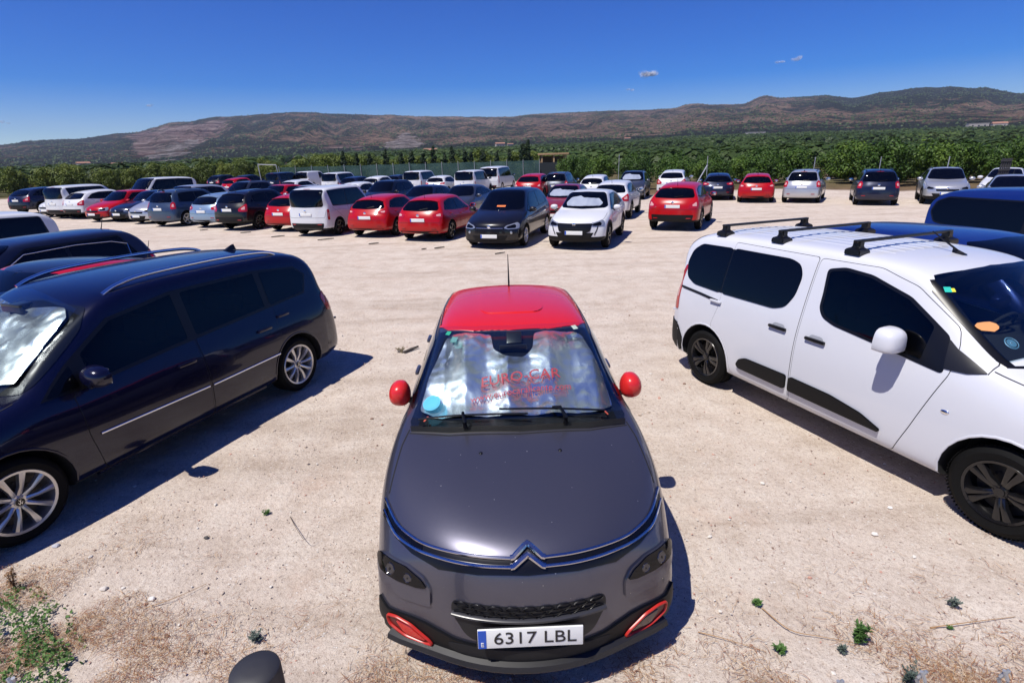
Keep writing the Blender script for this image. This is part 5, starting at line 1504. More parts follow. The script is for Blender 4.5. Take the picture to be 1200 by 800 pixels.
def m_ground():
    m = bpy.data.materials.new('dusty_gravel'); nt, b = nodes_of(m); co = coords(nt)
    at_ = nt.nodes.new('ShaderNodeAttribute'); at_.attribute_name = 'lot'
    big = nz(nt, co, .35, 5, .6); mid = nz(nt, co, 2.6, 6, .62); fine = nz(nt, co, 30, 5, .7); gr = nz(nt, co, 130, 3, .7)
    c1 = ramp(nt, big, [(.3, (.46, .385, .315)), (.5, (.54, .465, .39)), (.72, (.60, .53, .455))])
    c2 = ramp(nt, mid, [(.32, (.41, .335, .27)), (.5, (.54, .465, .395)), (.7, (.62, .56, .49))])
    c = mixc(nt, .55, c1, c2)
    c = mixc(nt, .75, c, ramp(nt, fine, [(.30, (.72, .66, .62)), (.5, (1, 1, 1)), (.72, (1.15, 1.14, 1.13))]), 'MULTIPLY')
    c = mixc(nt, .95, c, ramp(nt, gr, [(.32, (.50, .42, .38)), (.45, (1, 1, 1)), (.62, (1.0, 1.0, 1.0)), (.74, (1.4, 1.4, 1.4))]), 'MULTIPLY')
    # reddish earthy patches
    pt = nz(nt, co, .9, 6, .7)
    c = mixc(nt, mth(nt, 'MULTIPLY', ramp(nt, pt, [(.56, (0, 0, 0)), (.70, (1, 1, 1))]), .30), c, (.50, .34, .25))
    # faint wheel tracks crossing the yard
    mp = nt.nodes.new('ShaderNodeMapping'); nt.links.new(co, mp.inputs[0]); mp.inputs['Rotation'].default_value = (0, 0, R(-14)); mp.inputs['Scale'].default_value = (.16, 1.5, 1)
    tr = nz(nt, mp.outputs[0], 1.0, 5, .6)
    c = mixc(nt, .6, c, ramp(nt, tr, [(.36, (.76, .73, .70)), (.46, (1, 1, 1)), (.56, (1.0, 1.0, 1.0)), (.64, (1.10, 1.10, 1.10))]), 'MULTIPLY')
    # stones of the gravel
    vo = nt.nodes.new('ShaderNodeTexVoronoi'); vo.inputs['Scale'].default_value = 42; nt.links.new(co, vo.inputs['Vector'])
    sx = nt.nodes.new('ShaderNodeSeparateColor'); nt.links.new(vo.outputs['Color'], sx.inputs[0])
    st = mth(nt, 'MULTIPLY', mth(nt, 'GREATER_THAN', sx.outputs[0], .80), mth(nt, 'LESS_THAN', vo.outputs['Distance'], .33))
    c = mixc(nt, mth(nt, 'MULTIPLY', st, .75), c, ramp(nt, sx.outputs[1], [(0, (.22, .17, .15)), (.25, (.42, .30, .25)), (.5, (.52, .44, .38)), (1, (.68, .65, .60))]))
    soil = ramp(nt, nz(nt, co, 1.1, 6, .65), [(.35, (.10, .060, .036)), (.6, (.19, .12, .075)), (.8, (.10, .11, .04))])
    soil = mixc(nt, ramp(nt, nz(nt, co, .012, 5, .6), [(.42, (0, 0, 0)), (.6, (1, 1, 1))]), soil, (.055, .075, .025))
    c = mixc(nt, at_.outputs['Fac'], soil, c)
    nt.links.new(c, b.inputs['Base Color']); setin(b, 'Roughness', .95); setin(b, 'Specular IOR Level', .15)
    h = mth(nt, 'ADD', mth(nt, 'MULTIPLY', mid, 3.0), mth(nt, 'ADD', mth(nt, 'MULTIPLY', fine, 1.0), mth(nt, 'MULTIPLY', gr, .45)))
    h = mth(nt, 'ADD', h, mth(nt, 'MULTIPLY', st, .5))
    bump(nt, b, h, .75, .02)
    return m
def m_hill():
    m = bpy.data.materials.new('scrub_hills'); nt, b = nodes_of(m); co = coords(nt)
    aq = nt.nodes.new('ShaderNodeAttribute'); aq.attribute_name = 'quarry'
    ag = nt.nodes.new('ShaderNodeAttribute'); ag.attribute_name = 'green'
    n1 = nz(nt, co, .0065, 8, .72); n2 = nz(nt, co, .045, 6, .75); n3 = nz(nt, co, .006, 5, .6)
    earth = ramp(nt, n2, [(.30, (.10, .058, .038)), (.46, (.27, .165, .105)), (.64, (.50, .37, .27))])
    scrub = ramp(nt, n2, [(.35, (.014, .017, .009)), (.6, (.036, .038, .019)), (.75, (.075, .066, .036))])
    f = mth(nt, 'ADD', mth(nt, 'MULTIPLY', n1, .55), mth(nt, 'MULTIPLY', n2, .62))
    f = mth(nt, 'ADD', f, mth(nt, 'MULTIPLY', ag.outputs['Fac'], .35))
    c = mixc(nt, ramp(nt, f, [(.565, (0, 0, 0)), (.615, (1, 1, 1))]), earth, scrub)
    mp = nt.nodes.new('ShaderNodeMapping'); nt.links.new(co, mp.inputs[0]); mp.inputs['Scale'].default_value = (.003, .003, .085)
    bands = nz(nt, mp.outputs[0], 1.0, 5, .65)
    q = ramp(nt, bands, [(.40, (.10, .05, .04)), (.45, (.40, .26, .22)), (.49, (.12, .06, .05)), (.54, (.50, .38, .33)), (.60, (.16, .09, .07))])
    g = nt.nodes.new('ShaderNodeAttribute'); g.attribute_name = 'pale'
    q = mixc(nt, g.outputs['Fac'], q, ramp(nt, n2, [(.40, (.12, .09, .08)), (.5, (.32, .27, .24)), (.62, (.52, .46, .43))]))
    qf = mth(nt, 'MULTIPLY', aq.outputs['Fac'], ramp(nt, nz(nt, co, .012, 6, .75), [(.37, (.0, .0, .0)), (.50, (.95, .95, .95))]))
    c = mixc(nt, qf, c, q)
    nt.links.new(c, b.inputs['Base Color']); setin(b, 'Roughness', 1); setin(b, 'Specular IOR Level', 0)
    bump(nt, b, mth(nt, 'ADD', mth(nt, 'MULTIPLY', n2, 1.0), mth(nt, 'MULTIPLY', n3, 3.)), 1.0, 45)
    return m
def polar_sheet(name, radii, az, fz, m, attrs):
    verts, faces = [], []
    for r in radii:
        for a in az: verts.append((math.sin(a)*r, math.cos(a)*r, fz(a, r)))
    n = len(az)
    for i in range(len(radii)-1):
        for j in range(n-1):
            faces.append((i*n+j, i*n+j+1, (i+1)*n+j+1, (i+1)*n+j))
    me = bpy.data.meshes.new(name); me.from_pydata(verts, [], faces); me.update()
    me.flip_normals() if me.polygons[0].normal.z < 0 else None
    for p in me.polygons: p.use_smooth = True
    for k, fn in attrs.items():
        at_ = me.attributes.new(k, 'FLOAT', 'POINT')
        at_.data.foreach_set('value', [float(fn(v)) for v in verts])
    return link(name, me, None, (m,))
az_full = [-PI + 2*PI*i/720 for i in range(721)]
radii = [.02]
while radii[-1] < R1*.999:
    r = radii[-1]; radii.append(min(R1, r + max(.25 if r < 3 else .35, r*.022)))
def micro(a, r):
    x, y = math.sin(a)*r, math.cos(a)*r
    z = land(x, y)
    if .6 < r < 60: z += .010*noise.noise(Vector((x*1.3, y*1.3, 0))) + .006*noise.noise(Vector((x*4, y*4, 3))) - .006
    return z
def lotf(v):
    x, y, z = v
    e = lot_edge(x) - y + .5*noise.noise(Vector((x*.9, y*.9, 5)))
    if abs(x) > 85 or y < -45: return 0.
    return max(0, min(1, .5 + e/.9))
gnd = polar_sheet('ground', radii, az_full, micro, m_ground(), {'lot': lotf}); tag(gnd, kind='structure')
az_h = [R(-100 + 200*i/900) for i in range(901)]
rh = [R1-2 + (R2+2-R1)*(i/130)**1.05 for i in range(131)] + [R2 + 60*1.35**i for i in range(1, 12)]
def in_poly(p, poly):
    c = False
    for i in range(len(poly)):
        (x0, y0), (x1, y1) = poly[i-1], poly[i]
        if (y0 > p[1]) != (y1 > p[1]) and p[0] < (x1-x0)*(p[1]-y0)/(y1-y0)+x0: c = not c
    return c
Q1 = [azel(*p) for p in ((152, 160), (185, 150), (215, 147), (262, 140), (266, 152), (238, 166), (212, 180), (180, 190), (163, 186))]
Q1b = [azel(*p) for p in ((166, 186), (200, 168), (232, 166), (222, 176), (208, 184), (182, 191), (168, 190))]
Q2 = [azel(*p) for p in ((448, 170), (464, 162), (473, 154), (486, 162), (502, 170), (480, 174), (452, 174))]
Q3 = [azel(*p) for p in ((372, 172), (390, 169), (430, 173), (400, 177), (372, 176))]
def gapx(x, y):
    px = 600 + 630*x/(y*math.cos(PITCH)+.8)
    return 952 < px < 996
def ae(v):
    q = Vector((v[0]*.02, v[1]*.02, v[2]*.03))
    return (math.atan2(v[0], v[1]) + .012*noise.noise(q), (v[2]-CAMH)/math.hypot(v[0], v[1]) + .008*noise.noise(q + Vector((9, 3, 5))))
def fq(v):
    p = ae(v); return 1. if any(in_poly(p, q) for q in (Q1, Q2, Q3)) else 0.
def fp(v):
    p = ae(v); return 1. if (in_poly(p, Q2) or in_poly(p, Q1b)) else 0.
def fg(v):
    a, e = ae(v)
    t = (e - foot(a))/max(.004, skyline(a)-foot(a))
    g = (1-sstep(.0, .20, t))*.9
    if a > .42: g += sstep(.55, .8, t)*.5*sstep(.42, .6, a)
    if a < -.1: g += .16*sstep(.1, .5, -a)
    return g
hills = polar_sheet('hills', rh, az_h, hill, m_hill(), {'quarry': fq, 'pale': fp, 'green': fg}); tag(hills, kind='structure')

# ------------------------------------------------------------------ foliage
def m_leaf(name, dark, mid_, lite, sc=1.2):
    m = bpy.data.materials.new(name); nt, b = nodes_of(m); co = coords(nt)
    oi = nt.nodes.new('ShaderNodeObjectInfo')
    n = nz(nt, co, sc, 3, .6)
    f = mth(nt, 'ADD', mth(nt, 'MULTIPLY', n, .85), mth(nt, 'MULTIPLY', oi.outputs['Random'], .18))
    c = ramp(nt, f, [(.30, dark), (.52, mid_), (.75, lite)])
    nt.links.new(c, b.inputs['Base Color']); setin(b, 'Roughness', .55); setin(b, 'Specular IOR Level', .3)
    # light passing through the leaves
    tr = nt.nodes.new('ShaderNodeBsdfTranslucent'); nt.links.new(c, tr.inputs[0])
    mx = nt.nodes.new('ShaderNodeMixShader'); mx.inputs[0].default_value = .25
    out = [q for q in nt.nodes if q.type == 'OUTPUT_MATERIAL'][0]
    nt.links.new(b.outputs[0], mx.inputs[1]); nt.links.new(tr.outputs[0], mx.inputs[2]); nt.links.new(mx.outputs[0], out.inputs[0])
    return m
M_ORANGE = m_leaf('orange_tree_leaf', (.022, .048, .008), (.052, .105, .014), (.14, .22, .028))
M_HEDGE = m_leaf('field_tree_leaf', (.040, .062, .010), (.105, .145, .020), (.22, .24, .04), .8)
M_CYP = m_leaf('cypress_leaf', (.010, .022, .010), (.022, .044, .016), (.05, .08, .025))
M_FAR = m_leaf('far_orchard_leaf', (.020, .036, .009), (.052, .090, .018), (.12, .16, .035), .02)
M_WEED = m_leaf('weed_leaf', (.05, .11, .03), (.10, .20, .05), (.20, .30, .10), 9)
M_BARK = mat('bark', (.10, .075, .055), .95)
def quad_leaf(V_, F_, c, n, s, rng, asp=.6):
    t = n.cross(Vector((rng.uniform(-1, 1), rng.uniform(-1, 1), rng.uniform(-1, 1)))).normalized()
    b = n.cross(t)
    i = len(V_)
    V_ += [c - t*s, c + b*s*asp + n*s*.1, c + t*s, c - b*s*asp + n*s*.1]
    F_.append((i, i+1, i+2, i+3))
def crown_mesh(name, m, rng, W_, H_, nclump, nleaf, ls, z0=.2, shape='round'):
    V_, F_ = [], []
    cl = []
    for k in range(nclump):
        for _ in range(20):
            p = Vector((rng.uniform(-1, 1), rng.uniform(-1, 1), rng.uniform(-1, 1)))
            if .35 < p.length < 1: break
        if shape == 'column': p = Vector((p.x*.9, p.y*.9, p.z)); taper = 1-.65*max(0, p.z)**1.5
        else: taper = 1
        c = Vector((p.x*W_*taper, p.y*W_*taper, z0 + H_*(.5+.5*p.z)))
        cl.append((c, rng.uniform(.22, .42)*(W_ if shape != 'column' else W_*1.1)))
    for c, r in cl:
        for _ in range(nleaf):
            d = Vector((rng.gauss(0, 1), rng.gauss(0, 1), rng.gauss(0, 1))).normalized()
            p = c + d*r*rng.uniform(.75, 1.08)
            if p.z < z0*.5: continue
            n = (d + Vector((rng.uniform(-.6, .6), rng.uniform(-.6, .6), rng.uniform(-.2, .9)))).normalized()
            quad_leaf(V_, F_, p, n, ls*rng.uniform(.7, 1.3), rng)
    me = bpy.data.meshes.new(name); me.from_pydata(V_, [], F_); me.update(); me.materials.append(m)
    return me
def trunk_mesh(rng, h, r):
    bm = bmesh.new()
    sweep(bm, [(0, 0, -.1), (.03, .02, h*.4), (0.05, -.03, h)], [r*1.3, r, r*.6], 7)
    for k in range(5):
        a = rng.uniform(0, 2*PI)
        sweep(bm, [(.04, 0, h*rng.uniform(.5, .8)), (math.cos(a)*h*.3, math.sin(a)*h*.3, h*1.25), (math.cos(a)*h*.55, math.sin(a)*h*.55, h*1.8)], [r*.5, r*.35, r*.15], 5)
    me = bpy.data.meshes.new('trunk'); bm.to_mesh(me); bm.free(); me.materials.append(M_BARK)
    return me
rng = random.Random(11)
OR = [(crown_mesh('crown', M_ORANGE, rng, 1.75, 3.1, 60, 75, .115, .25), trunk_mesh(rng, .9, .09)) for _ in range(4)]
HE = [(crown_mesh('crown', M_HEDGE, rng, 2.2, 4.2, 60, 75, .15, .3), trunk_mesh(rng, 1.3, .12)) for _ in range(4)]
CY = [(crown_mesh('crown', M_CYP, rng, .62, 5.2, 60, 40, .14, .2, 'column'), trunk_mesh(rng, 1.0, .08)) for _ in range(2)]
def tree(kind, lib, x, y, s, name, label, cat, group):
    cm, tm = rng.choice(lib)
    t = empty(name, (x, y, land(x, y)), rng.uniform(0, 6.28)); t.scale = (s*rng.uniform(.92, 1.1), s*rng.uniform(.92, 1.1), s*rng.uniform(.92, 1.08))
    tag(t, label, cat, group)
    link('crown', cm, t); link('trunk', tm, t)
    return t
# orange orchard along the right side
ntree = 0
for row in range(4):
    x = 6.5 + row*.8
    while x < 62:
        yy = lot_edge(x) + 4.6 + row*3.8 + .10*abs(x-20)
        if x < 12: yy = max(yy, 44 - (x-6.5)*1.2 + row*3.5)
        px_ok = math.atan2(x, yy) < R(50)
        if px_ok and not (row < 3 and gapx(x, yy)):
            tree('o', OR, x + rng.uniform(-.3, .3), yy + rng.uniform(-.4, .4), rng.uniform(.60, .82)*(1 + .10*sstep(20, 30, x)), 'orange_tree',
                 ['orange tree in the front line of the orchard behind the right-hand cars', 'orange tree in the second line of the orchard on the right', 'orange tree in the third line of the orchard on the right', 'orange tree deep in the orchard on the right'][row],
                 'orange tree', ['front line', 'second line', 'third line', 'fourth line'][row] + ' of orange trees in the orchard'); ntree += 1
        x += rng.uniform(2.9, 3.9)
# trees beyond the lot on the left
for row in range(2):
    x = -85 + row*2
    while x < 7:
        base = 70 if x > -36 else 70 - (-36-x)*.42
        if not (row == 0 and 1.5 < x < 7.5):
            sc = rng.uniform(.82, 1.12) * (.66 if x > -36 else .64) * (.8 if x < -62 else 1)
            tree('h', HE, x, base + row*5.5 + rng.uniform(-1, 1), sc, 'leafy_tree', ['leafy green tree in the front line beyond the left side of the lot', 'leafy green tree in the rear line beyond the left side of the lot'][row],
                 'tree', ['front line of leafy trees beyond the lot', 'rear line of leafy trees beyond the lot'][row]); ntree += 1
        x += rng.uniform(2.1, 3.0)
for i, px in enumerate((402, 418, 433, 452, 470, 482, 496, 508, 521, 530, 545, 552, 566, 582, 597, 613, 619)):
    p = at(px, 186, 2.6); d = Vector((p.x, p.y)).normalized()*66
    dd = ray(px, 186); y = 67.5; x = y*dd.x/dd.y
    tree('c', CY, x, y, rng.uniform(.62, .74) if px < 610 else .84, 'cypress_tree', 'slim dark cypress standing behind the green mesh fence', 'cypress', 'cypresses behind the mesh fence')
# far orchards: too many to count
V_, F_ = [], []
rg = random.Random(3)
for k in range(19000):
    a = rg.uniform(-.95, .95); r = 78 + (900-78)*rg.random()**1.5
    x, y = math.sin(a)*r, math.cos(a)*r
    q = 6 if r < 260 else 9
    ca, sa = math.cos(.35), math.sin(.35)
    u, v = x*ca+y*sa, -x*sa+y*ca
    u = round(u/q)*q; v = round(v/(q*.6))*q*.6
    x, y = u*ca - v*sa, u*sa+v*ca
    if y < 72 or (abs(math.atan2(x, y)) > 1.0): continue
    if noise.noise(Vector((x*.006, y*.006, 2))) > .32: continue
    z = land(x, y); s = rg.uniform(1.4, 2.1)*(1 if r < 300 else 1.5); hh = s*rg.uniform(1.2, 1.6)
    for j in range(26 if r < 260 else 14):
        d = Vector((rg.gauss(0, 1), rg.gauss(0, 1), abs(rg.gauss(0, 1)))).normalized()
        quad_leaf(V_, F_, Vector((x + d.x*s*.9, y + d.y*s*.9, z + .2 + hh*(.35+.65*d.z))), (d+Vector((0, 0, .3))).normalized(), s*rg.uniform(.22, .36)*(1 if r < 260 else 1.35), rg, .8)
me = bpy.data.meshes.new('far_orchards'); me.from_pydata(V_, [], F_); me.update()
fo = link('far_orchards', me, None, (M_FAR,)); tag(fo, 'dark green orchards spreading over the plain to the foot of the hills', 'orchard', None, 'stuff')
# scrub and pines dotted over the hills
V_, F_ = [], []
for k in range(26000):
    a = rg.uniform(-.80, .80); r = R1 + (R2-R1)*rg.random()**.8
    t = (r-R1)/(R2-R1)
    pz = hill(a, r); x, y = math.sin(a)*r, math.cos(a)*r
    dens = .45 + .9*noise.noise(Vector((x*.004, y*.004, 4))) + (.5 if t < .12 else 0) + (.25 if a > .45 and t > .6 else 0)
    if fq((x, y, pz)) or rg.random() > dens: continue
    s = rg.uniform(1.4, 4.2)
    for j in range(6):
        d = Vector((rg.gauss(0, 1), rg.gauss(0, 1), abs(rg.gauss(0, 1)))).normalized()
        quad_leaf(V_, F_, Vector((x + d.x*s*.5, y + d.y*s*.5, pz + s*.6*d.z)), (d+Vector((0, 0, .3))).normalized(), s*rg.uniform(.45, .7), rg, .8)
me = bpy.data.meshes.new('hill_scrub'); me.from_pydata(V_, [], F_); me.update()
hs = link('hill_scrub', me, None, (M_FAR,)); tag(hs, 'dark scrub and pines dotted over the brown hillsides', 'scrub', None, 'stuff')

# ------------------------------------------------------------------ fence, shelter, posts, farmhouses
def at_y(px, py, y):
    d = ray(px, py); t = y/d.y
    return Vector((d.x*t, y, CAMH + d.z*t))
def m_net():
    m = bpy.data.materials.new('green_netting'); m.use_nodes = True; nt = m.node_tree; nt.nodes.clear()
    out = nt.nodes.new('ShaderNodeOutputMaterial'); mx = nt.nodes.new('ShaderNodeMixShader')
    tr = nt.nodes.new('ShaderNodeBsdfTransparent'); df = nt.nodes.new('ShaderNodeBsdfDiffuse')
    c = ramp(nt, nz(nt, coords(nt), .8, 5, .6), [(.3, (.035, .075, .07)), (.7, (.075, .13, .12))]); nt.links.new(c, df.inputs[0])
    mx.inputs[0].default_value = .78
    nt.links.new(tr.outputs[0], mx.inputs[1]); nt.links.new(df.outputs[0], mx.inputs[2]); nt.links.new(mx.outputs[0], out.inputs[0])
    return m
fx0, fx1, FY = at_y(326, 190, 64).x, at_y(632, 190, 64).x, 64.
fr = empty('mesh_fence', (fx0, FY, 0)); tag(fr, 'long fence with green shade netting on thin posts behind the back row of cars', 'fence')
bm = bmesh.new()
N_ = 60
vs = [[bm.verts.new(((fx1-fx0)*i/N_, .05*math.sin(i*1.3), z)) for z in (.05, 2.2 + .03*math.sin(i*.9))] for i in range(N_+1)]
for i in range(N_): bm.faces.new((vs[i][0], vs[i+1][0], vs[i+1][1], vs[i][1]))
bm_obj('netting', bm, m_net(), fr)
M_GALV = mat('galvanised_steel', (.42, .43, .44), .5, .6)
for i in range(0, 17):
    bm = bmesh.new(); sweep(bm, [(0, 0, 0), (0, 0, 2.35)], .03, 6); p = bm_obj('post', bm, M_GALV, fr); p.location = ((fx1-fx0)*i/16, -.08, 0)
# leaning wire frame
a = at_y(305, 200, 58); fw = empty('wire_gate', (a.x, 58, 0)); tag(fw, 'open tubular metal frame with wire mesh leaning near the left end of the netting fence', 'gate')
for x0, z0, x1, z1, nm in ((0, 0, -.15, 2.6, 'frame_post'), (1.9, 0, 1.7, 2.5, 'frame_post'), (-.15, 2.6, 1.7, 2.5, 'frame_rail'), (-.05, .9, 1.83, .9, 'frame_rail')):
    bm = bmesh.new(); sweep(bm, [(x0, 0, z0), (x1, 0, z1)], .045, 6, up=Vector((0, 1, 0))); bm_obj(nm, bm, M_GALV, fw)
# timber shelter
s0, s1 = at_y(634, 186, 69), at_y(664, 186, 69)
ws_ = s1.x - s0.x
sh = empty('timber_shelter', (s0.x, 69, 0)); tag(sh, 'small flat-roofed tan timber shelter behind the end of the netting fence', 'shelter')
M_TAN = mat('tan_timber', (.42, .27, .14), .8)
bm = bmesh.new(); add_box(bm, (ws_/2, 1.2, 2.85), (ws_+.5, 3.0, .22), None, .02); bm_obj('roof', bm, M_TAN, sh)
for x in (0.1, ws_*.5, ws_-.1):
    for yy in (-.1, 2.4):
        bm = bmesh.new(); add_box(bm, (x, yy, 1.37), (.16, .16, 2.74), None, .01); bm_obj('post', bm, M_TAN, sh)
bm = bmesh.new(); add_box(bm, (ws_/2, 2.7, 1.3), (ws_, .12, 2.6)); bm_obj('back_wall', bm, mat('shelter_wall', (.20, .13, .08), .9), sh)
bm = bmesh.new(); add_box(bm, (ws_/2, -.35, .95), (ws_+1.5, .08, 1.9)); bm_obj('screen', bm, mat('dark_screen', (.02, .026, .03), .8), sh)
# thin stakes by the orchard
for i, (px, y, h, lean, lb) in enumerate(((725, 41, 2.6, 0, 'thin grey pole rising behind the grey people carrier'), (829, 33.5, 2.4, -.02, 'thin grey pole beside the dark blue hatchback at the orchard'), (953, 31, 2.2, .01, 'thin grey pole behind the silver people carrier'), (1030, 29.5, 2.15, 0, 'thin grey pole behind the lone navy people carrier'), (1109, 28, 2.1, .01, 'thin grey pole behind the silver off-roader'))):
    p = at_y(px, 200, y); bm = bmesh.new(); sweep(bm, [(0, 0, 0), (lean*h, 0, h)], .02, 6); o = bm_obj('pole', bm, M_GALV, None); o.location = (p.x, y, land(p.x, y)); tag(o, lb, 'pole')
p = at_y(828, 205, 32.5); bm = bmesh.new(); sweep(bm, [(-.0, 0, 1.9), (-1.0, 0, 0)], .04, 6); o = bm_obj('brace_pole', bm, M_GALV, None); o.location = (p.x, 32.5, 0); tag(o, 'slanting pale brace pole leaning left beside the dark blue hatchback', 'pole')
p = at_y(1181, 190, 25.5)
bm = bmesh.new()
for k in range(5): add_box(bm, (k*.10, 0, 1.0), (.06, .04, 2.0), Matrix.Rotation(.05, 3, 'Y'))
for z in (.8, 1.5, 1.9): add_box(bm, (.2, -.03, z), (.5, .04, .06))
o = bm_obj('wooden_trellis', bm, mat('grey_wood', (.035, .035, .04), .9), None); o.location = (p.x-.3, 25.5, 0); tag(o, 'dark slatted trellis in front of the orchard near the right edge', 'trellis')
# farmhouses
M_WALL = mat('whitewash', (.34, .32, .29), .9); M_TILE = mat('roof_tiles', (.30, .15, .10), .9); M_WIN = mat('window_dark', (.02, .02, .025), .3)
def farmhouse(px, py, r, w_, h_, lb, flat=False):
    a, e = azel(px, py); x, y = math.sin(a)*r, math.cos(a)*r
    z = (land(x, y) if r <= R1 else hill(a, r)) - .3
    t = empty('farmhouse', (x, y, z), -a + .3); tag(t, lb, 'farmhouse')
    bm = bmesh.new(); add_box(bm, (0, 0, h_/2), (w_, w_*.55, h_)); bm_obj('wall', bm, M_WALL, t)
    if flat: bm = bmesh.new(); add_box(bm, (0, 0, h_+.15), (w_+.6, w_*.55+.6, .3)); bm_obj('roof', bm, M_WALL, t)
    else:
        bm = bmesh.new(); W2, D2 = w_/2+.4, w_*.275+.4
        v = [bm.verts.new(q) for q in ((-W2, -D2, h_+.01), (W2, -D2, h_+.01), (W2, D2, h_+.01), (-W2, D2, h_+.01), (-W2, 0, h_+w_*.14), (W2, 0, h_+w_*.14))]
        for f in ((0, 1, 5, 4), (2, 3, 4, 5), (0, 4, 3), (1, 2, 5), (3, 2, 1, 0)): bm.faces.new([v[i] for i in f])
        bm_obj('roof', bm, M_TILE, t)
    for k in range(3):
        bm = bmesh.new(); add_box(bm, (-w_*.3 + k*w_*.3, -w_*.275-.03, h_*.55), (w_*.09, .1, h_*.3)); bm_obj('window', bm, M_WIN, t)
for args in ((586, 172, 700, 11, 7, 'white farmhouse in the fields above the tall white minibus'), (598, 172.5, 720, 7, 6, 'small white farmhouse just right of the one above the white minibus'),
             (97, 190, 620, 9, 6, 'pale farmhouse in the plain at the far left'), (137, 187, 650, 10, 4, 'long low pale farmhouse in the plain left of the quarry'),
             (735, 163, 900, 9, 5, 'tiny white house on the plain beyond the orchard centre'), (885, 158, 980, 26, 5, 'long pale barn at the foot of the hills behind the red hatchback'),
             (1144, 152, 1000, 22, 7, 'pale ochre building on the slope near the right edge'), (1170, 150, 1020, 16, 6, 'pale building on the slope at the far right edge'), (505, 180, 520, 12, 4, 'white flat house seen above the cypress row')):
    farmhouse(*args, flat=(args[3] > 20))
# ------------------------------------------------------------------ things on the ground near the camera
rg = random.Random(21)
def density(px, py):
    """straw litter and weeds gather along the near edge of the lot, thicker at the left"""
    a = sstep(600, 760, py)
    l = (1-sstep(60, 330, px))*sstep(560, 700, py)
    r = sstep(900, 1150, px)*sstep(640, 780, py)
    return min(1, .15*a + l*.9 + r*.7 + .35*sstep(730, 800, py))
# pebbles
V_, F_ = [], []
ico = bmesh.new(); bmesh.ops.create_icosphere(ico, subdivisions=1, radius=1); iv = [v.co.copy() for v in ico.verts]; fi = [[v.index for v in f.verts] for f in ico.faces]; ico.free()
MI = []
def pebble(x, y, s, mi):
    k = Vector((rg.uniform(.7, 1.3), rg.uniform(.7, 1.2), rg.uniform(.4, .75))); r = Matrix.Rotation(rg.uniform(0, 6.3), 3, 'Z')
    i0 = len(V_)
    for v in iv:
        q = r @ Vector((v.x*k.x, v.y*k.y, v.z*k.z))*s*rg.uniform(.85, 1.12)
        V_.append((x+q.x, y+q.y, q.z + s*.12))
    for f in fi: F_.append([i0+j for j in f]); MI.append(mi)
for k in range(11000):
    r = .8 + 9.5*rg.random()**1.1; a = rg.uniform(-1.0, 1.0)
    x, y = math.sin(a)*r*1.25, math.cos(a)*r
    s = min(.022, .0028 + .0042*rg.random()**2 + (.011*rg.random() if rg.random() < .05 else 0)) * (1 + .05*r)
    pebble(x, y, s, rg.choice((0, 0, 0, 1, 1, 2, 3)))
me = bpy.data.meshes.new('pebbles'); me.from_pydata(V_, [], F_); me.update()
for p, mi in zip(me.polygons, MI): p.material_index = mi; p.use_smooth = False
o = link('pebbles', me, None, (mat('stone_buff', (.46, .38, .31), .9), mat('stone_pale', (.60, .56, .50), .9), mat('stone_brown', (.24, .16, .12), .9), mat('stone_pink', (.46, .26, .20), .9)))
tag(o, 'loose pebbles scattered over the gravel', 'pebbles', None, 'stuff')
# dry straw litter
V_, F_, MI = [], [], []
def blade(x, y, L_, w_, a, z, mi, curl=.3, rise=.0):
    n = 4; i0 = len(V_)
    for k in range(n+1):
        t = k/n; aa = a + curl*t
        x2, y2 = x + math.cos(aa)*L_*t, y + math.sin(aa)*L_*t
        ww = w_*(1-.7*t)/2
        zz = z + rise*math.sin(PI*t)
        V_.append((x2 - math.sin(aa)*ww, y2 + math.cos(aa)*ww, zz)); V_.append((x2 + math.sin(aa)*ww, y2 - math.cos(aa)*ww, zz + w_*.3))
    for k in range(n): F_.append((i0+2*k, i0+2*k+1, i0+2*k+3, i0+2*k+2)); MI.append(mi)
cnt = 0
for k in range(130000):
    px, py = rg.uniform(-60, 1260), rg.uniform(540, 840)
    if rg.random() > density(px, py)**1.3: continue
    p = at(px, py)
    c = noise.noise(Vector((p.x*2.2, p.y*2.2, 8)))
    if c < rg.uniform(-.15, .25): continue
    blade(p.x, p.y, rg.uniform(.015, .085), rg.uniform(.0012, .0032), rg.uniform(0, 6.3), .004 + rg.random()*.012, rg.choice((0, 0, 1, 1, 2)), rg.uniform(-.8, .8), rg.uniform(0, .012))
    cnt += 1
me = bpy.data.meshes.new('straw_litter'); me.from_pydata(V_, [], F_); me.update()
for p, mi in zip(me.polygons, MI): p.material_index = mi
o = link('straw_litter', me, None, (mat('straw', (.34, .20, .09), .8), mat('straw_red', (.24, .10, .05), .85), mat('straw_pale', (.52, .40, .27), .8)))
tag(o, 'dry straw and grass litter lying along the near edge of the lot', 'straw', None, 'stuff')
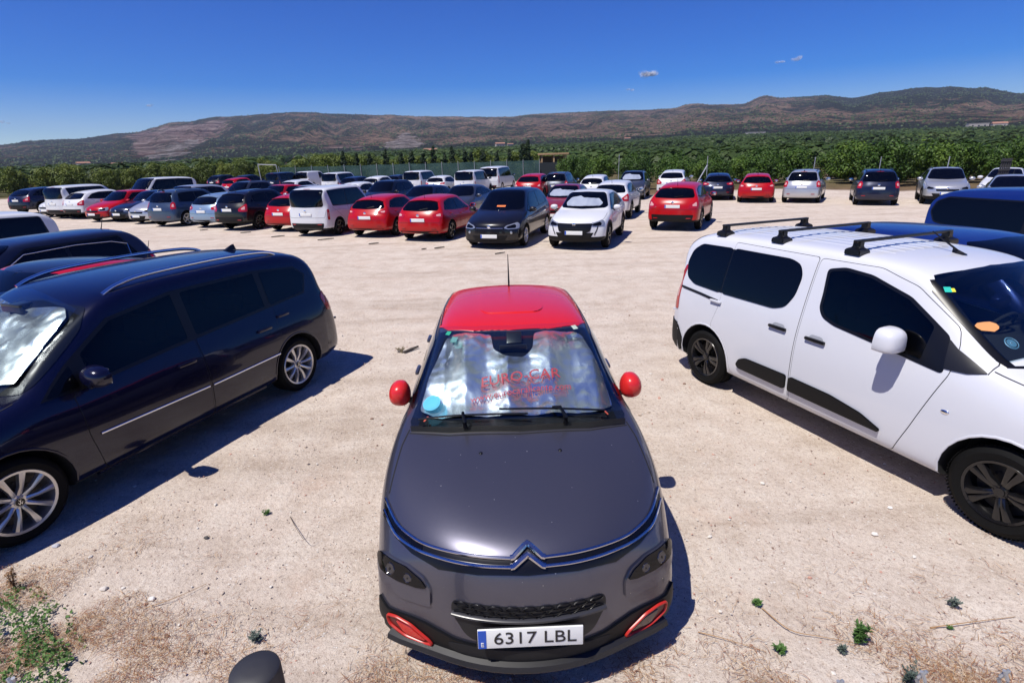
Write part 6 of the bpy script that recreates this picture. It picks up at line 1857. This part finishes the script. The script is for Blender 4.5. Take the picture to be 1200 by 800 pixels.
# single dry stalks
def stalk(pts, lb, r=.003, m=None):
    bm = bmesh.new(); w_ = [at(px, py, z) for px, py, z in pts]
    sweep(bm, smooth_line(w_, 5), [r*(1-.6*i/(5*(len(w_)-1))) for i in range(5*(len(w_)-1)+1)], 5)
    o = bm_obj('dry_stalk', bm, m or mat('straw', (.42, .27, .13), .8), None); tag(o, lb, 'stalk')
stalk([(893, 712, .005), (925, 737, .02), (960, 745, .012), (1000, 752, .004)], 'long dry stalk lying left of the tall green weed', .0035)
stalk([(818, 740, .004), (850, 748, .012), (898, 763, .004)], 'dry stalk lying right of the hatchback shadow', .003)
stalk([(1090, 735, .004), (1125, 730, .02), (1190, 722, .004)], 'dry stalk lying below the blue-green weed at the right', .004)
stalk([(340, 605, .0), (348, 620, .04), (357, 632, .07), (362, 622, .12)], 'bare upright twig in the gravel left of the red-roofed hatchback', .0028, mat('twig', (.12, .09, .06), .9))
stalk([(170, 712, .004), (205, 700, .02), (243, 683, .004)], 'pale straw stem lying in the litter at lower left', .003)
# green weeds
def weed(px, py, h, w_, n, lb, m=M_WEED, ls=.012, spread=.5):
    p = at(px, py); Vl, Fl = [], []; bm = bmesh.new()
    for k in range(n):
        a = rg.uniform(0, 6.3); l = rg.uniform(.5, 1)*h; le = rg.uniform(0, spread)
        tip = Vector((math.cos(a)*l*le + rg.uniform(-w_, w_)*.3, math.sin(a)*l*le, l))
        b0 = Vector((rg.uniform(-w_, w_)*.3, rg.uniform(-w_, w_)*.3, 0))
        sweep(bm, [b0, (b0+tip)*.5 + Vector((0, 0, l*.06)), tip], [.0022, .0018, .001], 4)
        for j in range(14):
            t = rg.uniform(.12, 1); q = b0.lerp(tip, t)
            d = Vector((rg.gauss(0, 1), rg.gauss(0, 1), rg.uniform(0, 1.2))).normalized()
            i = len(Vl); s = d.cross(Vector((0, 0, 1))).normalized()*ls*.33
            Vl += [q, q + d*ls*.7 + s, q + d*ls*1.7 + Vector((0, 0, -.15*ls)), q + d*ls*.7 - s]; Fl.append((i, i+1, i+2, i+3))
    t = empty('weed', (p.x, p.y, 0)); tag(t, lb, 'weed')
    bm_obj('stems', bm, m, t)
    me = bpy.data.meshes.new('leaves'); me.from_pydata(Vl, [], Fl); me.update(); link('leaves', me, t, (m,))
    return t
M_GREYW = m_leaf('grey_weed_leaf', (.05, .075, .06), (.10, .13, .11), (.18, .22, .18), 9)
weed(1006, 752, .16, .05, 16, 'tall bright green weed growing near the lower right', M_WEED, .020, .28)
weed(987, 764, .06, .05, 9, 'low dark green weed at the foot of the tall one', M_GREYW, .014)
weed(886, 708, .045, .05, 14, 'small round green weed right of the hatchback shadow', M_WEED, .013, .9)
weed(914, 764, .06, .05, 10, 'short green weed near the lower edge, left of the tall weed', M_WEED, .014, .6)
weed(1115, 709, .07, .05, 8, 'small blue-green weed near the right edge', M_GREYW, .014, .8)
weed(1113, 736, .02, .02, 4, 'tiny yellow-green sprout below the blue-green weed', M_WEED, .010, .9)
weed(1062, 800, .14, .06, 9, 'dark green weed cut by the bottom edge at the right', M_GREYW, .016, .4)
weed(312, 602, .035, .05, 8, 'tiny green weed in the gravel between the navy and the red-roofed car', M_WEED, .012, .9)
weed(300, 750, .06, .08, 18, 'spiky grey-green tuft just above the dark post', M_GREYW, .012, .9)
weed(470, 412, .07, .2, 12, 'thin dry weeds around a wooden stake left of the red mirror', m_leaf('dry_weed_leaf', (.16, .13, .06), (.24, .19, .10), (.32, .27, .15), 9), .016, .9)
weed(18, 690, .22, .06, 7, 'thin brown seeding weed standing at the lower left by the front wheel', m_leaf('seed_head', (.16, .08, .04), (.28, .16, .08), (.36, .24, .13), 9), .016, .15)
# the leafy clump at the lower left
V_, F_ = [], []
for k in range(6500):
    px, py = rg.uniform(-60, 118), rg.uniform(668, 830)
    e = ((px-10)/85)**2 + ((py-770)/85)**2
    if e > 1.0*rg.uniform(.5, 1.2) or noise.noise(Vector((px*.05, py*.05, 1))) < -.15: continue
    p = at(px, py); h = rg.uniform(.005, .10)*(1.2-min(1, e))
    d = Vector((rg.gauss(0, 1), rg.gauss(0, 1), rg.uniform(.3, 1.6))).normalized()
    quad_leaf(V_, F_, Vector((p.x, p.y, h)), d, rg.uniform(.006, .016), rg, .6)
me = bpy.data.meshes.new('ground_weeds'); me.from_pydata(V_, [], F_); me.update()
o = link('ground_weeds', me, None, (M_WEED,)); tag(o, 'low leafy green weeds creeping over the lower left corner', 'weeds', None, 'stuff')
# wooden stakes marking the bays
M_STAKE = mat('weathered_wood', (.060, .050, .042), .9)
for px, py, l, ang, lb in ((482, 411, .34, 50, 'dark wooden stake lying in dry weeds left of the red door mirror'), (515, 291, .42, 28, 'short dark stake on the gravel in front of the right red hatchback of the pair'), (497, 292.5, .2, 20, 'small stake piece beside the stake before the right red hatchback'),
                           (438, 286, .42, 20, 'short dark stake before the left red hatchback of the pair'), (382, 281, .7, 22, 'dark stake on the gravel behind the first row white van'), (326, 277.5, .6, 25, 'dark stake on the gravel behind the squeezed red hatchback'),
                           (288, 273, .5, 15, 'dark stake near the tall black off-roader'), (239, 270, .4, 25, 'dark stake behind the light blue hatchback'), (586, 297.5, .4, 28, 'short dark stake in front of the black people carrier'), (640, 273, .3, 25, 'small stake beside the front of the white crossover')):
    p = at(px, py); bm = bmesh.new(); rr = R(ang)
    l *= .8; sweep(bm, [Vector((-math.cos(rr)*l/2, -math.sin(rr)*l/2, .02)), Vector((0, .01, .024)), Vector((math.cos(rr)*l/2, math.sin(rr)*l/2, .03))], [.017, .021, .015], 7)
    o = bm_obj('wooden_stake', bm, M_STAKE, None); o.location = (p.x, p.y, 0); tag(o, lb, 'stake')
# loose stones worth naming
for px, py, s, c, lb in ((178, 702, .020, (.68, .66, .62), 'white stone in the straw at lower left'), (66, 640, .024, (.40, .40, .44), 'grey stone at the shadow edge by the near front wheel'), (242, 630, .016, (.07, .065, .06), 'dark grey stone in the gravel left of centre'),
                      (1043, 595, .016, (.72, .70, .66), 'white stone near the black front wheel of the white van'), (1025, 626, .020, (.66, .62, .56), 'pale flat stone below the white one near the van wheel'), (122, 690, .022, (.55, .50, .44), 'pale stone beside the green clump')):
    p = at(px, py); bm = bmesh.new(); bmesh.ops.create_icosphere(bm, subdivisions=2, radius=1)
    for v in bm.verts: v.co = Vector((v.co.x*1.2, v.co.y*.9, v.co.z*.6))*s*(1+.25*noise.noise(v.co*1.7))
    o = bm_obj('stone', bm, mat('stone%.2f%.2f' % (c[0], s), c, .9), None, False); o.location = (p.x, p.y, s*.3); tag(o, lb, 'stone')
# dark round post close to the camera
p = at(298, 784, 1.02)
t = bmesh.new(); rad = .083
lathe(t, [(rad, -1.02), (rad, -.02), (rad*.97, -.004), (rad*.86, .004), (rad*.4, .010), (.0005, .011)], 40, 'Z')
o = bm_obj('round_post', t, mat('bollard_black', (.022, .022, .026), .55), None); o.location = (p.x, p.y, 1.02)
tag(o, 'dark round-topped post close to the camera at the bottom edge', 'post')
# twisted ends of the wire fence under the camera
wf = empty('wire_fence', (0, .62, 0)); tag(wf, 'grey wire fence just under the camera, its twisted top ends poking into the bottom edge', 'fence')
def tip(px, py, y, h=.05):
    q = at_y(px, py, y)
    bm = bmesh.new(); x = q.x; z = q.z
    for sgn in (-1, 1):
        sweep(bm, smooth_line([(x+sgn*.016, 0, z-h*2), (x+sgn*.010, .004*sgn, z-h), (x-sgn*.003, .004*sgn, z-h*.45), (x+sgn*.004, 0, z)], 5), .0028, 6)
    o = bm_obj('wire_tip', bm, M_GALV, wf); 
    return x, z
zs = [tip(px, py, .62) for px, py in ((985, 797), (1083, 786), (1180, 785), (12, 794), (884, 801))]
zt = min(z for x, z in zs) - .08
bm = bmesh.new(); sweep(bm, [(-1.6, 0, zt-.03), (0, 0, zt-.03), (1.6, 0, zt-.03)], .004, 6); bm_obj('top_wire', bm, M_GALV, wf)
for x in (-1.6, 1.6):
    bm = bmesh.new(); sweep(bm, [(x, 0, 0), (x, 0, zt)], .022, 8); bm_obj('fence_post', bm, M_GALV, wf)
SUN = Vector((-.40, -.31, 1.0)).normalized()
w = bpy.data.worlds.new('World'); scene.world = w; w.use_nodes = True
nt = w.node_tree; bg = nt.nodes['Background']
sky = nt.nodes.new('ShaderNodeTexSky'); sky.sky_type = 'NISHITA'; sky.sun_disc = False
sky.sun_elevation = math.asin(SUN.z); sky.sun_rotation = math.atan2(SUN.x, SUN.y)
sky.altitude = 1500; sky.air_density = 1.0; sky.dust_density = .0; sky.ozone_density = 4.0
hsv = nt.nodes.new('ShaderNodeHueSaturation'); hsv.inputs['Saturation'].default_value = 1.75; hsv.inputs['Hue'].default_value = .528
gm = nt.nodes.new('ShaderNodeGamma'); gm.inputs[1].default_value = 1.0
nt.links.new(sky.outputs[0], hsv.inputs['Color']); nt.links.new(hsv.outputs[0], gm.inputs[0]); nt.links.new(gm.outputs[0], bg.inputs[0]); bg.inputs[1].default_value = .095
sl = bpy.data.lights.new('sun', 'SUN'); sl.energy = 5.0; sl.angle = R(.53); sl.color = (1, .95, .88)
so = bpy.data.objects.new('sun', sl); COL.objects.link(so)
so.rotation_euler = SUN.to_track_quat('Z', 'Y').to_euler()
scene.view_settings.view_transform = 'Standard'; scene.view_settings.look = 'None'
scene.view_settings.exposure = .28; scene.view_settings.gamma = 1
# small fair-weather clouds
def m_cloud():
    m = bpy.data.materials.new('cloud_white'); m.use_nodes = True; nt = m.node_tree; nt.nodes.clear()
    out = nt.nodes.new('ShaderNodeOutputMaterial'); mx = nt.nodes.new('ShaderNodeMixShader'); tr = nt.nodes.new('ShaderNodeBsdfTransparent')
    df = nt.nodes.new('ShaderNodeBsdfDiffuse'); df.inputs[0].default_value = (.8, .82, .88, 1)
    lw = nt.nodes.new('ShaderNodeLayerWeight'); lw.inputs[0].default_value = .5
    f = mth(nt, 'SUBTRACT', 1, lw.outputs['Facing'], True); f = mth(nt, 'POWER', f, 2.6)
    f = mth(nt, 'MULTIPLY', f, ramp(nt, nz(nt, coords(nt), .012, 6, .65), [(.30, (0, 0, 0)), (.85, (1, 1, 1))]))
    nt.links.new(f, mx.inputs[0]); nt.links.new(tr.outputs[0], mx.inputs[1]); nt.links.new(df.outputs[0], mx.inputs[2]); nt.links.new(mx.outputs[0], out.inputs[0])
    return m
M_CLOUD = m_cloud(); rgc = random.Random(4)
for px, py, wd_, n in ((760, 88, 110, 12), (937, 69, 85, 4), (914, 72, 60, 3), (739, 106, 50, 2), (176, 124, 60, 2), (9, 144, 70, 2)):
    d = ray(px, py)*7000; bm = bmesh.new()
    for k in range(n):
        r = bmesh.ops.create_icosphere(bm, subdivisions=4, radius=1); c = Vector((rgc.uniform(-.6, .6)*wd_, rgc.uniform(-20, 20), rgc.uniform(-.15, .2)*wd_)); s = wd_*rgc.uniform(.22, .45)
        for v in r['verts']: v.co = c + Vector((v.co.x*s*1.3, v.co.y*s, v.co.z*s*.7))*(1+.25*noise.noise(v.co*2+c*.01))
    o = bm_obj('cloud', bm, M_CLOUD, None); o.location = Vector((0, 0, CAMH)) + d; tag(o, kind='structure')
    o.visible_shadow = True

# the air over the plain
bm = bmesh.new(); add_box(bm, (0, 2400, 180), (9000, 7200, 500)); hz = bmesh.ops.recalc_face_normals(bm, faces=bm.faces[:])
hz = bm_obj('haze', bm, None, None, False) if False else None
me = bpy.data.meshes.new('haze'); bm.to_mesh(me); bm.free()
m = bpy.data.materials.new('haze_air'); m.use_nodes = True; nt = m.node_tree; nt.nodes.clear()
out = nt.nodes.new('ShaderNodeOutputMaterial'); pv = nt.nodes.new('ShaderNodeVolumePrincipled')
pv.inputs['Color'].default_value = (.62, .76, 1, 1); pv.inputs['Density'].default_value = .00010; pv.inputs['Anisotropy'].default_value = .1
nt.links.new(pv.outputs[0], out.inputs['Volume'])
hz = link('haze', me, None, (m,)); tag(hz, kind='stuff')
